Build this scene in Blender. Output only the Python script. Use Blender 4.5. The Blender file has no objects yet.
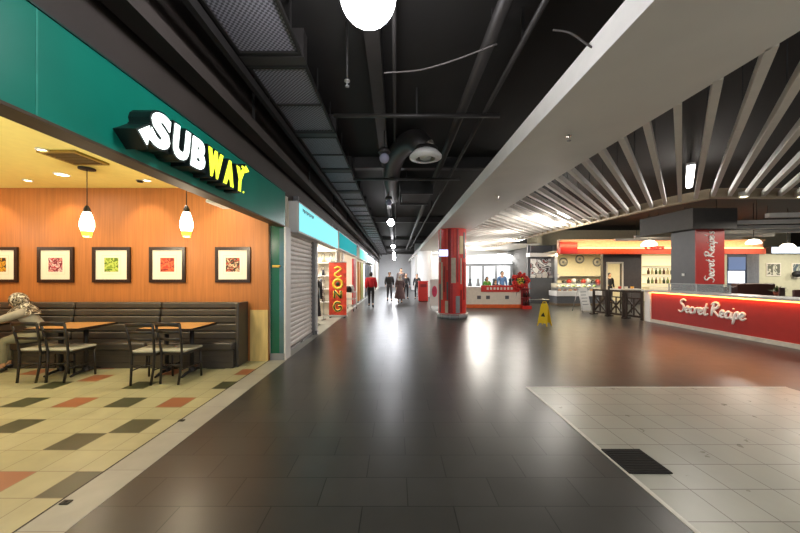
import bpy, bmesh, math, random
from mathutils import Vector, Matrix
R = random.Random(7)
S = bpy.context.scene
COL = S.collection
F, HC, VX, VY = 315.0, 1.55, 396.0, 275.0      # focal length in px, eye height, vanishing point
def fl(x, y):                                   # floor point seen at a pixel
    Y = F*HC/(y-VY); return ((x-VX)*Y/F, Y)
def at(x, y, Y):                                # point at depth Y
    return ((x-VX)*Y/F, Y, HC+(VY-y)*Y/F)
# ------------------------------------------------------------------ materials
def lin(c):
    if isinstance(c, str): c = [int(c[i:i+2], 16)/255 for i in (0, 2, 4)]
    return [v/12.92 if v <= .04045 else ((v+.055)/1.055)**2.4 for v in c] + [1]
MATS = {}
def mat(name, col, rough=.5, metal=0, var=.12, scale=8, bump=0, emit=0, ecol=None, spec=.5, stretch=(1,1,1), alpha=1, trans=0):
    if name in MATS: return MATS[name]
    m = bpy.data.materials.new(name); m.use_nodes = True
    nt = m.node_tree; b = nt.nodes['Principled BSDF']
    c = lin(col)
    b.inputs['Roughness'].default_value = rough; b.inputs['Metallic'].default_value = metal
    b.inputs['Specular IOR Level'].default_value = spec
    tc = nt.nodes.new('ShaderNodeTexCoord'); mp = nt.nodes.new('ShaderNodeMapping')
    mp.inputs['Scale'].default_value = stretch
    nt.links.new(tc.outputs['Object'], mp.inputs['Vector'])
    nz = nt.nodes.new('ShaderNodeTexNoise'); nz.inputs['Scale'].default_value = scale; nz.inputs['Detail'].default_value = 4
    nt.links.new(mp.outputs[0], nz.inputs['Vector'])
    rp = nt.nodes.new('ShaderNodeValToRGB')
    rp.color_ramp.elements[0].position = .3; rp.color_ramp.elements[1].position = .7
    rp.color_ramp.elements[0].color = [v*(1-var) for v in c[:3]]+[1]
    rp.color_ramp.elements[1].color = [min(1, v*(1+var)) for v in c[:3]]+[1]
    nt.links.new(nz.outputs['Fac'], rp.inputs['Fac']); nt.links.new(rp.outputs[0], b.inputs['Base Color'])
    if bump:
        bp = nt.nodes.new('ShaderNodeBump'); bp.inputs['Strength'].default_value = bump; bp.inputs['Distance'].default_value = .01
        nt.links.new(nz.outputs['Fac'], bp.inputs['Height']); nt.links.new(bp.outputs[0], b.inputs['Normal'])
    if emit:
        b.inputs['Emission Color'].default_value = lin(ecol or col); b.inputs['Emission Strength'].default_value = emit
    if trans:
        b.inputs['Transmission Weight'].default_value = trans; b.inputs['IOR'].default_value = 1.45
    if alpha < 1: b.inputs['Alpha'].default_value = alpha
    MATS[name] = m; return m
def tilemat(name, c1, c2, grout, w, h, off=(0,0), stagger=0, rough=.3, mortar=.004, var=.06, rvar=.1, spec=.5, bump=.15):
    m = bpy.data.materials.new(name); m.use_nodes = True
    nt = m.node_tree; b = nt.nodes['Principled BSDF']
    ge = nt.nodes.new('ShaderNodeNewGeometry'); mp = nt.nodes.new('ShaderNodeMapping')
    mp.inputs['Location'].default_value = (-off[0], -off[1], 0)
    nt.links.new(ge.outputs['Position'], mp.inputs['Vector'])
    br = nt.nodes.new('ShaderNodeTexBrick'); br.offset = stagger; br.offset_frequency = 2; br.squash = 1
    br.inputs['Scale'].default_value = 1; br.inputs['Brick Width'].default_value = w; br.inputs['Row Height'].default_value = h
    br.inputs['Mortar Size'].default_value = mortar; br.inputs['Mortar Smooth'].default_value = .1; br.inputs['Bias'].default_value = 0
    br.inputs['Color1'].default_value = lin(c1); br.inputs['Color2'].default_value = lin(c2); br.inputs['Mortar'].default_value = lin(grout)
    nt.links.new(mp.outputs[0], br.inputs['Vector'])
    nz = nt.nodes.new('ShaderNodeTexNoise'); nz.inputs['Scale'].default_value = 5; nz.inputs['Detail'].default_value = 6
    nt.links.new(ge.outputs['Position'], nz.inputs['Vector'])
    mx = nt.nodes.new('ShaderNodeMix'); mx.data_type = 'RGBA'; mx.blend_type = 'MULTIPLY'; mx.inputs['Factor'].default_value = 1
    rp = nt.nodes.new('ShaderNodeValToRGB')
    rp.color_ramp.elements[0].color = (1-var*2,)*3+(1,); rp.color_ramp.elements[1].color = (1+var,)*3+(1,)
    rp.color_ramp.elements[0].position = .3; rp.color_ramp.elements[1].position = .7
    nt.links.new(nz.outputs['Fac'], rp.inputs['Fac'])
    nt.links.new(br.outputs['Color'], mx.inputs[6]); nt.links.new(rp.outputs[0], mx.inputs[7])
    nt.links.new(mx.outputs[2], b.inputs['Base Color'])
    mr = nt.nodes.new('ShaderNodeMapRange'); mr.inputs['From Min'].default_value = .3; mr.inputs['From Max'].default_value = .7
    mr.inputs['To Min'].default_value = rough-rvar/2; mr.inputs['To Max'].default_value = rough+rvar/2
    nt.links.new(nz.outputs['Fac'], mr.inputs['Value']); nt.links.new(mr.outputs[0], b.inputs['Roughness'])
    bp = nt.nodes.new('ShaderNodeBump'); bp.inputs['Strength'].default_value = bump; bp.inputs['Distance'].default_value = .004; bp.invert = True
    nt.links.new(br.outputs['Fac'], bp.inputs['Height']); nt.links.new(bp.outputs[0], b.inputs['Normal'])
    b.inputs['Specular IOR Level'].default_value = spec
    MATS[name] = m; return m
def glow(name, col, strength):
    return mat(name, col, .8, emit=strength, ecol=col, var=.02, spec=.05)
# ------------------------------------------------------------------ mesh builder
def smooth_pts(pts, n=5):
    pts = [Vector(p) for p in pts]
    if len(pts) < 3: return pts
    P = [2*pts[0]-pts[1]] + pts + [2*pts[-1]-pts[-2]]; out = []
    for i in range(1, len(P)-2):
        for k in range(n):
            t = k/n
            out.append(.5*((2*P[i]) + (P[i+1]-P[i-1])*t + (2*P[i-1]-5*P[i]+4*P[i+1]-P[i+2])*t*t + (3*P[i]-P[i-1]-3*P[i+1]+P[i+2])*t**3))
    out.append(pts[-1]); return out
class MB:
    def __init__(s): s.bm = bmesh.new(); s.sm = set()
    def _mark(s, faces, mi, sm=False):
        for f in faces: f.material_index = mi; f.smooth = sm
    def box(s, x0, x1, y0, y1, z0, z1, mi=0, bev=0, M=None):
        r = bmesh.ops.create_cube(s.bm, size=1)
        vs = r['verts']
        for v in vs: v.co = Vector((x0+(v.co.x+.5)*(x1-x0), y0+(v.co.y+.5)*(y1-y0), z0+(v.co.z+.5)*(z1-z0)))
        fs = set(f for v in vs for f in v.link_faces); s._mark(fs, mi)
        if bev:
            es = list(set(e for v in vs for e in v.link_edges))
            rr = bmesh.ops.bevel(s.bm, geom=es, offset=bev, segments=2, affect='EDGES', profile=.5)
            s._mark(rr['faces'], mi, True); vs = list(set(v for f in rr['faces'] for v in f.verts) | set(v for v in vs if v.is_valid))
        if M is not None:
            for v in vs: v.co = M @ v.co
        return s
    def quad(s, pts, mi=0):
        f = s.bm.faces.new([s.bm.verts.new(p) for p in pts]); f.material_index = mi; return s
    def ring(s, c, ax, r, n, ref=None, fl=(1,1)):
        ax = Vector(ax).normalized(); ref = Vector(ref) if ref is not None else (Vector((0,0,1)) if abs(ax.z) < .9 else Vector((1,0,0)))
        u = ax.cross(ref).normalized(); w = u.cross(ax).normalized()
        return [s.bm.verts.new(Vector(c)+u*(math.cos(2*math.pi*i/n)*r*fl[0])+w*(math.sin(2*math.pi*i/n)*r*fl[1])) for i in range(n)]
    def tube(s, pts, r, n=8, mi=0, caps=True, ref=None, flat=(1,1)):
        pts = [Vector(p) for p in pts]; rs = r if isinstance(r, (list, tuple)) else [r]*len(pts); prev = None; fs = []
        for i, p in enumerate(pts):
            d = (pts[min(i+1, len(pts)-1)]-pts[max(i-1, 0)])
            if d.length < 1e-9: d = Vector((0,0,1))
            cur = s.ring(p, d, rs[i], n, ref, flat)
            if prev:
                for k in range(n): fs.append(s.bm.faces.new([prev[k], prev[(k+1)%n], cur[(k+1)%n], cur[k]]))
            elif caps: f0 = s.bm.faces.new(cur[::-1]); f0.material_index = mi
            prev = cur
        if caps: f1 = s.bm.faces.new(prev); f1.material_index = mi
        s._mark(fs, mi, n > 5); return s
    def lathe(s, prof, c=(0,0,0), n=24, mi=0, M=None):
        prev = None; fs = []; allv = []
        for r, z in prof:
            cur = [s.bm.verts.new((c[0]+math.cos(2*math.pi*i/n)*max(r,1e-4), c[1]+math.sin(2*math.pi*i/n)*max(r,1e-4), c[2]+z)) for i in range(n)]
            allv += cur
            if prev:
                for k in range(n): fs.append(s.bm.faces.new([prev[k], prev[(k+1)%n], cur[(k+1)%n], cur[k]]))
            prev = cur
        s._mark(fs, mi, True)
        if M is not None:
            for v in allv: v.co = M @ v.co
        return s
    def ball(s, c, r, sc=(1,1,1), mi=0, n=16, M=None):
        rr = bmesh.ops.create_uvsphere(s.bm, u_segments=n, v_segments=max(6, n*2//3), radius=r)
        for v in rr['verts']:
            q = Vector((v.co.x*sc[0], v.co.y*sc[1], v.co.z*sc[2]))
            v.co = Vector(c) + (M @ q if M is not None else q)
        s._mark(set(f for v in rr['verts'] for f in v.link_faces), mi, True); return s
    def prism(s, poly, fn, d0, d1, mi=0):                 # fn(u,v,d) -> point
        a = [s.bm.verts.new(fn(u, v, d0)) for u, v in poly]; b = [s.bm.verts.new(fn(u, v, d1)) for u, v in poly]; n = len(poly)
        fs = [s.bm.faces.new(a[::-1]), s.bm.faces.new(b)] + [s.bm.faces.new([a[i], a[(i+1)%n], b[(i+1)%n], b[i]]) for i in range(n)]
        s._mark(fs, mi); return s
    def bar(s, p0, p1, w, h, mi=0):                       # rectangular bar between points, w sideways, h along up
        p0, p1 = Vector(p0), Vector(p1); d = (p1-p0).normalized(); up = Vector((0,0,1)) if abs(d.z) < .95 else Vector((0,1,0))
        u = d.cross(up).normalized(); v = u.cross(d).normalized(); L = []
        for p in (p0, p1): L.append([s.bm.verts.new(p+u*a*w/2+v*b*h/2) for a, b in ((-1,-1),(1,-1),(1,1),(-1,1))])
        a, b = L; fs = [s.bm.faces.new(a[::-1]), s.bm.faces.new(b)]+[s.bm.faces.new([a[i], a[(i+1)%4], b[(i+1)%4], b[i]]) for i in range(4)]
        s._mark(fs, mi); return s
    def add(s, verts, polys, fn, mi=0):
        vs = [s.bm.verts.new(fn(Vector(v))) for v in verts]
        for p in polys:
            try: f = s.bm.faces.new([vs[i] for i in p]); f.material_index = mi
            except ValueError: pass
        return s
    def build(s, name, mats, parent=None, local=False, label=None, cat=None, group=None, kind=None, recenter=True):
        bmesh.ops.recalc_face_normals(s.bm, faces=s.bm.faces)
        me = bpy.data.meshes.new(name); loc = Vector((0,0,0))
        if parent is not None:
            if not local:
                root = parent
                while root.parent: root = root.parent
                M = (Matrix.Translation(root.location) @ root.rotation_euler.to_matrix().to_4x4()).inverted()
                for v in s.bm.verts: v.co = M @ v.co
        elif recenter and s.bm.verts:
            xs = [v.co for v in s.bm.verts]
            loc = Vector(((min(v.x for v in xs)+max(v.x for v in xs))/2, (min(v.y for v in xs)+max(v.y for v in xs))/2, min(v.z for v in xs)))
            for v in s.bm.verts: v.co -= loc
        s.bm.to_mesh(me); s.bm.free()
        for m in (mats if isinstance(mats, (list, tuple)) else [mats]): me.materials.append(m)
        o = bpy.data.objects.new(name, me); COL.objects.link(o); o.location = loc
        if parent is not None: o.parent = parent
        tag(o, label, cat, group, kind); return o
def tag(o, label=None, cat=None, group=None, kind=None):
    if label: o['label'] = label
    if cat: o['category'] = cat
    if group: o['group'] = group
    if kind: o['kind'] = kind
    return o
def thing(name, label, cat, loc=(0,0,0), rz=0, group=None):
    o = bpy.data.objects.new(name, None); COL.objects.link(o); o.location = loc; o.rotation_euler = (0,0,rz)
    o.empty_display_size = .1
    return tag(o, label, cat, group)
def struct(name, mb, mats): return mb.build(name, mats, kind='structure', recenter=False)
def dup(o, loc=None, rz=None, label=None, group=None, parent=None):
    c = o.copy(); COL.objects.link(c)
    if parent is not None: c.parent = parent
    if loc is not None: c.location = loc
    if rz is not None: c.rotation_euler = (0,0,rz)
    if label: c['label'] = label
    if group: c['group'] = group
    for ch in list(o.children): dup(ch, parent=c)
    return c
def text_geo(txt, bold=0.0, res=4):
    cu = bpy.data.curves.new('tmp', 'FONT'); cu.body = txt; cu.offset = bold; cu.size = 1; cu.resolution_u = res
    o = bpy.data.objects.new('tmp', cu); COL.objects.link(o)
    dg = bpy.context.evaluated_depsgraph_get(); dg.update()
    me = bpy.data.meshes.new_from_object(o.evaluated_get(dg))
    V = [v.co.copy() for v in me.vertices]; P = [list(p.vertices) for p in me.polygons]
    bpy.data.objects.remove(o); bpy.data.curves.remove(cu); bpy.data.meshes.remove(me)
    return V, P
def text_solid(mb, geo, fn, d0, d1, mi=0):                # fn(u,v,d); closed slab with sides
    V, P = geo; n = len(V)
    a = [mb.bm.verts.new(fn(v.x, v.y, d0)) for v in V]; b = [mb.bm.verts.new(fn(v.x, v.y, d1)) for v in V]
    cnt = {}
    for p in P:
        for i in range(len(p)):
            e = (p[i], p[(i+1)%len(p)]); cnt[e] = cnt.get(e, 0)+1
        for vs in ([a[i] for i in p][::-1], [b[i] for i in p]):
            try: mb.bm.faces.new(vs).material_index = mi
            except ValueError: pass
    for (i, j) in cnt:
        if (j, i) not in cnt:
            try: mb.bm.faces.new([a[i], a[j], b[j], b[i]]).material_index = mi
            except ValueError: pass
def lamp(name, kind, loc, power, col='ffffff', size=.2, rot=None, spot=None, sy=None, blend=.6):
    l = bpy.data.lights.new(name, kind); l.energy = power; l.color = lin(col)[:3]
    if kind == 'AREA':
        l.size = size
        if sy: l.shape = 'RECTANGLE'; l.size_y = sy
    else: l.shadow_soft_size = size
    if kind == 'SPOT': l.spot_size = math.radians(spot); l.spot_blend = blend
    o = bpy.data.objects.new(name, l); COL.objects.link(o); o.location = loc
    if rot: o.rotation_euler = rot
    return o
# ------------------------------------------------------------------ palette
BLACK = mat('black_paint', '1d1b1a', .6, var=.15)
DKCEIL = mat('dark_ceiling_paint', '1b1918', .75, var=.15, scale=3)
DKDUCT = mat('dark_duct_metal', '2f2c2b', .5, var=.1)
DKWALL = mat('dark_brown_wall', '3c3531', .7, var=.1, scale=2)
WHITE = mat('white_paint', 'e8e6e2', .5, var=.03)
SOFFIT = mat('warm_grey_soffit', 'efebe5', .6, var=.03, scale=2)
GREEN = mat('deep_green_panel', '0f8470', .3, var=.08, scale=2)
DKGREEN = mat('dark_green_edge', '0d3a33', .4)
BROWN = mat('brown_soffit', '4b3a24', .6)
GREYM = mat('grey_metal', '8f8f90', .35, .7, var=.08)
STEEL = mat('brushed_steel', 'b9b9b8', .3, .9, var=.05)
RED = mat('red_panel', 'cf3029', .35, var=.06)
DKRED = mat('dark_red_panel', '8e1c20', .4)
ORANGE = mat('orange_stripe', 'e0672a', .45)
CREAM = mat('cream_panel', 'e4dccb', .5, var=.05)
BEIGE = mat('beige_panel', 'bcae9c', .5)
DKGREY = mat('dark_grey_panel', '55565a', .5, var=.06)
MIDGREY = mat('mid_grey_panel', '8a8c8f', .5, var=.06)
DKWOOD = mat('dark_wood', '2b1f19', .45, var=.25, scale=4, stretch=(1,1,12))
SKIN = mat('skin', 'c99a78', .5, var=.05)
GLASS = mat('clear_glass', 'dfe8ea', .03, var=0, alpha=.12)
# ================================================================== SETTING
XL, XLi = -1.995, -2.30            # stone threshold strip of the left shops
FX = -2.02                         # fascia plane
XB, ZB, ZT, XBi = 1.557, 3.20, 3.41, 2.73   # white bulkhead
ZC = 4.25
BW = 5.68                          # back wall of the sandwich shop
SC = 3.12                          # its ceiling
FLDARK = tilemat('dark_floor_tile', '42423f', '3b3b38', '252523', .61, .30, (.08,.01), .5, rough=.30, mortar=.004, rvar=.03, bump=.15, var=.03, spec=.3)
FLWHITE = tilemat('pale_floor_tile', 'a5a598', '9e9e91', '6e6a60', .30, .30, (XB+.265,1.977), 0, rough=.32, mortar=.004, bump=.1, var=.03)
FLCREAM = tilemat('cream_floor_tile', 'b3b08c', 'aca984', '8d8468', .307, .30, (-2.52,2.187), 0, rough=.35, mortar=.004, bump=.1)
FLGREEN = tilemat('green_floor_tile', '4a4e36', '434831', '8d8468', .307, .30, (-2.52,2.187), 0, rough=.35, mortar=.004, bump=.1)
FLTERRA = tilemat('terracotta_floor_tile', 'a06a4a', '986343', '8d8468', .307, .30, (-2.52,2.187), 0, rough=.35, mortar=.004, bump=.1)
STONE = tilemat('pale_stone_strip', 'a9a99f', 'a2a298', '8a867c', 1.2, .60, (0,.1), 0, rough=.4, mortar=.003, bump=.08)
def slab(x0, x1, y0, y1, z0, z1): return MB().box(x0, x1, y0, y1, z0, z1)
struct('floor', slab(XL, 1.80, -4, 42, -.1, 0).box(1.80, 5.39, 4.34, 42, -.1, 0).box(5.39, 24, -4, 42, -.1, 0), FLDARK)
struct('floor_pale_tiles', slab(1.80, 5.39, -4, 4.34, -.1, .001), FLWHITE)
struct('floor_threshold', slab(XLi, XL, -4, 6.0, -.1, .002).box(-2.19, XL, 6.0, 40, -.1, .002), STONE)
m = MB(); TP = {(2,0):2, (0,0):1, (2,2):1, (1,3):1, (5,3):1, (1,5):2, (3,5):1, (5,5):2, (7,5):1, (9,5):2, (0,7):1, (4,7):1, (8,7):1,
                (12,7):1, (7,8):2, (0,9):2, (4,9):2, (11,9):2, (6,2):2, (9,3):1, (8,1):1, (2,10):1, (8,10):2}
for ci in range(-1, 20):
    x1 = XLi if ci < 0 else -2.52-.307*(ci-1+0) if ci > 0 else XLi
    for ri in range(-8, 12):
        if ci < 0: continue
        xa = -2.52 - .307*ci; xb = XLi if ci == 0 else xa+.307
        y0 = 2.187+.3*ri; y1 = min(y0+.3, BW+.05)
        if y0 > BW: continue
        m.quad([(xa,y0,0),(xb,y0,0),(xb,y1,0),(xa,y1,0)], TP.get((ci,ri), 0))
struct('floor_sandwich_shop', m, [FLCREAM, FLGREEN, FLTERRA])
struct('trim_2', slab(XLi-.006, XLi+.006, -4, 5.73, 0, .004), BLACK)
struct('trim_3', slab(1.795, 1.83, -4, 4.36, 0, .004).box(1.83, 5.39, 4.33, 4.36, 0, .004), mat('pale_edge_trim','c9c7bb',.4))
# --- sandwich shop shell
WOODW = mat('orange_wood_wall', 'b27038', .5, var=.14, scale=3.5, stretch=(9,9,.35))
YELW = mat('yellow_ceiling_paint', 'f6eb90', .7, var=.03)
MARB = mat('cream_marbled_panel', 'd9be7c', .4, var=.18, scale=3, stretch=(4,4,.6))
struct('wall_back', slab(-8.4, -2.30, BW, BW+.15, 0, SC), WOODW)
struct('trim_1', slab(-2.62, -2.302, BW-.02, BW, 0, .92), MARB)
struct('wall_left', slab(-8.4, -8.25, -4, BW, 0, SC), WOODW)
struct('ceiling_sandwich_shop', slab(-8.4, -2.16, -4, BW+.15, SC, SC+.1), YELW)
struct('wall_above_shops', slab(-2.3, -2.10, -4, 40, 3.06, ZC), DKWALL)
# fascia header
t = thing('shop_fascia', 'long deep green fascia panel running above the open sandwich shop', 'fascia', (FX,2,2.444))
MB().box(FX-.14, FX, -4, 1.765, 2.444, 3.05).box(FX-.14, FX, 1.775, 5.74, 2.444, 3.05).build('panel', GREEN, t)
MB().box(FX-.13, FX+.002, 1.765, 1.775, 2.444, 3.05).build('joint_strip', mat('joint_strip','2c9a86',.4), t, label='thin pale seam between the fascia panels')
MB().box(FX-.16, FX+.006, -4, 5.74, 2.425, 2.444).build('bottom_trim', BROWN, t)
MB().box(FX-.02, FX+.012, -4, 5.74, 3.05, 3.062).build('top_trim', DKGREEN, t)
# green end pillar
t = thing('shop_pillar', 'slim dark green pillar ending the sandwich shop beside the shutter', 'pillar', (-2.15,5.8,0))
MB().box(-2.29, -2.04, 5.745, 6.0, .12, 2.444).build('shaft', mat('pillar_green','116046',.2,var=.05), t)
MB().box(-2.30, -2.03, 5.735, 6.01, 0, .12).build('plinth', MIDGREY, t)
MB().box(-2.315, -2.291, 5.735, 5.78, 0, 2.444).build('edge_strip', CREAM, t, label='cream strip down the left edge')
MB().box(-2.125, -2.038, 5.741, 5.745, .12, 2.40).build('reflection_strip', mat('blue_grey_reflection','5d7f86',.08,.4), t, label='blue grey reflection painted down the right edge')  # bluish reflection on the pillar put in as a coloured strip
MB().box(-2.039, -2.012, 5.735, 6.02, 0, 2.44).build('corner_trim', WHITE, t, label='white corner trim')
MB().box(-2.25, -2.13, 5.730, 5.744, 1.69, 1.73).ball((-2.12, 5.735, 1.71), .018).build('door_stop', mat('brass','c9a64a',.3,.8), t, label='small brass fitting')
# --- dark ceiling, beams, bulkhead
struct('ceiling', slab(-2.3, 24, -4, 42, ZC, ZC+.1), DKCEIL)
struct('trim_bulkhead', slab(XB, XBi, -4, 42, ZB, ZB+.04).box(XB, XB+.04, -4, 42, ZB+.04, ZT), SOFFIT)
struct('trim_bulkhead_face', slab(XB-.006, XB, -4, 42, ZB, ZT), WHITE)
m = MB()
for k in range(19): m.box(-1.71, -1.01, 3.44+1.85*k, 3.58+1.85*k, 3.93, ZC)
for k in range(5): m.box(-.95, 3.0, 7.2+7.4*k, 7.38+7.4*k, 4.0, ZC)
m.box(-.33, -.17, -4, 40, 4.02, ZC)
struct('ceiling_beams', m, DKDUCT)
for nm, lab, x0, x1, z0, z1, mt in (('cable_trunking', 'wide dark trunking along the ceiling nearest the shop wall', -2.02, -1.83, 3.42, 3.55, DKWALL),
        ('cable_tray', 'narrow dark rail along the left edge of the mesh ceiling panels', -1.76, -1.70, 3.80, 3.90, BLACK),):
    t = thing(nm, lab, 'cable tray', ((x0+x1)/2, 10, z0))
    MB().box(x0, x1, -4, 38, z0, z1).build('tray', mt, t)
    m = MB()
    for k in range(14): m.box((x0+x1)/2-.015, (x0+x1)/2+.015, 1.5+2.75*k, 1.53+2.75*k, z1, ZC)
    m.build('hanger_rods', BLACK, t, kind='stuff')
# mesh ceiling panels
MESH = mat('perforated_mesh', '8a8892', .55, .2, var=.1)
nt = MESH.node_tree; ck = nt.nodes.new('ShaderNodeTexChecker'); ck.inputs['Scale'].default_value = 40
ck.inputs['Color1'].default_value = lin('9a98a4'); ck.inputs['Color2'].default_value = lin('55535c')
g_ = nt.nodes.new('ShaderNodeNewGeometry'); nt.links.new(g_.outputs['Position'], ck.inputs['Vector']); nt.links.new(ck.outputs['Color'], nt.nodes['Principled BSDF'].inputs['Base Color'])
P0 = None
for k in range(18):
    y0 = 1.75+1.85*k
    if P0 is None:
        P0 = thing('ceiling_panel', 'grey perforated metal ceiling panel between two dark cross beams', 'ceiling panel', (-1.36, y0, 3.93), 0, 'perforated panels above the left side of the walkway')
        MB().box(-1.68, -1.04, y0, y0+1.66, 3.95, 3.965).build('mesh', MESH, P0)
        fm = MB()
        for a in ((-1.70,-1.67,y0,y0+1.66), (-1.05,-1.02,y0,y0+1.66), (-1.67,-1.05,y0,y0+.04), (-1.67,-1.05,y0+1.62,y0+1.66), (-1.67,-1.05,y0+.81,y0+.84)): fm.box(a[0], a[1], a[2], a[3], 3.93, 3.968)
        fm.build('frame', BLACK, P0)
        MB().box(-1.70, -1.69, y0+.5, y0+.53, 3.968, ZC).box(-1.03, -1.02, y0+.5, y0+.53, 3.968, ZC).box(-1.70, -1.69, y0+1.3, y0+1.33, 3.968, ZC).box(-1.03, -1.02, y0+1.3, y0+1.33, 3.968, ZC).build('hangers', BLACK, P0)
    else: dup(P0, (-1.36, y0, 3.93))
# pipes and ducts over the walkway
def pipe(lab, pts, r, mt=DKDUCT, name='ceiling_pipe', cat='pipe'):
    t = thing(name, lab, cat, (pts[0][0], pts[0][1], pts[0][2]-r))
    MB().tube(pts, r, 10).build('tube', mt, t)
    for p, q in zip(pts, pts[1:]):
        n = max(1, int((Vector(q)-Vector(p)).length/4))
        for i in range(n):
            c = Vector(p).lerp(Vector(q), (i+.5)/n); MB().box(c.x-.012, c.x+.012, c.y-.012, c.y+.012, c.z+r*.9, ZC).build('hanger', BLACK, t)
    return t
pipe('thick dark pipe running lengthwise left of the white bulkhead', [(.98,-3,4.0), (.98,30,4.0)], .07)
pipe('thin dark pipe running lengthwise closest to the white bulkhead', [(1.28,-3,3.9), (1.28,30,3.9)], .03)
pipe('dark pipe crossing the ceiling just beyond the nearest globe lamp', [(-.9,4.55,3.85), (1.5,4.55,3.85)], .03)
pipe('thin dark pipe running down the middle of the walkway ceiling', [(-.02,1,4.1), (-.02,30,4.1)], .022)
pipe('dark pipe crossing the ceiling beyond the round air diffuser', [(-1,7.4,3.8), (1.5,7.4,3.8)], .03)
t = thing('air_duct', 'round dark air duct bending down to the white ceiling diffuser', 'duct', (.2,6.4,3.85))
MB().tube(smooth_pts([(-.1,10,4.02),(-.1,7.6,4.02),(.05,6.4,4.05),(.32,5.75,4.0),(.53,5.65,3.80)], 6), .2, 16).build('duct_tube', DKDUCT, t)
t = thing('air_diffuser', 'round white ceiling air diffuser hanging from the dark duct', 'air vent', (.53,5.65,3.6))
MB().lathe([(.0,.0),(.10,0),(.11,.02),(.0,.03)], (.53,5.65,3.64)).lathe([(.17,.0),(.29,.03),(.29,.06),(.2,.16),(.19,.16),(.27,.06),(.17,.02),(.17,0)], (.53,5.65,3.62)).build('cone_rings', WHITE, t)
MB().lathe([(.0,.1),(.22,.1),(.22,.2),(.0,.2)], (.53,5.65,3.62)).build('neck', BLACK, t)
t = thing('air_duct', 'large square dark duct beyond the round diffuser', 'duct', (.4,11,3.75))
MB().box(.15, .95, 8.4, 9.6, 3.72, 4.1, bev=.02).build('duct_body', BLACK, t)
MB().box(.12, .98, 9.6, 9.68, 3.69, 4.13).build('flange', DKDUCT, t); MB().box(.12, .98, 8.32, 8.4, 3.69, 4.13).build('flange', DKDUCT, t)
MB().box(.3, .33, 8.9, 8.93, 4.1, ZC).box(.8, .83, 8.9, 8.93, 4.1, ZC).build('hangers', BLACK, t)
MB().tube(smooth_pts([at(384,73,3.2), at(420,70,3.25), at(455,60,3.1), at(497,44,2.9)], 8), .008, 6).build('hanging_cable', mat('pale_cable','4d4846',.6), label='thin pale cable sagging under the dark ceiling', cat='cable')
MB().tube(smooth_pts([at(553,30,2.6), at(570,33,2.55), at(588,45,2.5), at(600,52,2.5)], 8), .008, 6).build('hanging_cable', mat('pale_cable','4d4846',.6), label='short looped cable near the top of the white bulkhead', cat='cable')
# globe lamps over the walkway
GLOBE = glow('globe_glow', 'fdfbff', 45)
GOFF = mat('unlit_globe', 'a6a4ba', .25)
ords = ['nearest', 'second nearest', 'third', 'fourth', 'fifth', 'sixth', 'seventh', 'farthest']
ZL = 3.55
def globe(y, lit, lab, r=.2):
    t = thing('globe_lamp', lab, 'lamp', (-.2,y,ZL-r))
    MB().ball((-.2,y,ZL), r, n=24).build('globe', GLOBE if lit else GOFF, t)
    MB().lathe([(.0,0),(.09,0),(.11,.03),(.07,.09),(.0,.09)], (-.2,y,ZL+r*.92)).build('cap', DKDUCT, t)
    MB().tube([(-.2,y,ZL+r), (-.2,y,ZC+.01)], .012, 8).build('stem', BLACK, t)
globe(2.25, True, 'large lit white globe lamp at the top of the picture')
globe(5.4, False, 'unlit grey globe lamp beside the round air diffuser', .085)
globe(8.7, False, 'unlit grey globe lamp between the air diffuser and the lit lamps', .085)
lab = ['first brightly lit globe lamp beyond the unlit ones', 'second lit globe lamp beyond the unlit ones', 'third lit globe lamp beyond the unlit ones', 'fourth lit globe lamp beyond the unlit ones',
       'fifth lit globe lamp beyond the unlit ones', 'lit globe lamp nearest the end of the walkway']
for k, y in enumerate((12.0, 22.2, 29.4, 33, 36, 39)): globe(y, True, lab[k], .13)
# sprinklers
def sprinkler(x, y, z, lab):
    t = thing('sprinkler', lab, 'sprinkler', (x,y,z-.07))
    MB().lathe([(.0,0),(.03,0),(.03,-.012),(.0,-.012)], (x,y,z)).build('rosette', STEEL, t)
    MB().tube([(x,y,z-.01), (x,y,z-.055)], .006, 8).lathe([(.0,-.07),(.022,-.068),(.022,-.06),(.0,-.055)], (x,y,z)).build('head', GREYM, t); return t
p = at(569,136,3.72); sprinkler(p[0], p[1], ZB, 'small T shaped sprinkler under the nearer end of the grey soffit')
p = at(498,196,6.6); sprinkler(p[0], p[1], ZB, 'small sprinkler under the soffit farther from the camera')
t = sprinkler(-.52, 3.35, 3.62, 'small sprinkler hanging between the globe lamps left of centre')
MB().tube([(-.52,3.35,3.62), (-.52,3.35,ZC)], .012, 8).build('drop_pipe', BLACK, t)
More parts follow.
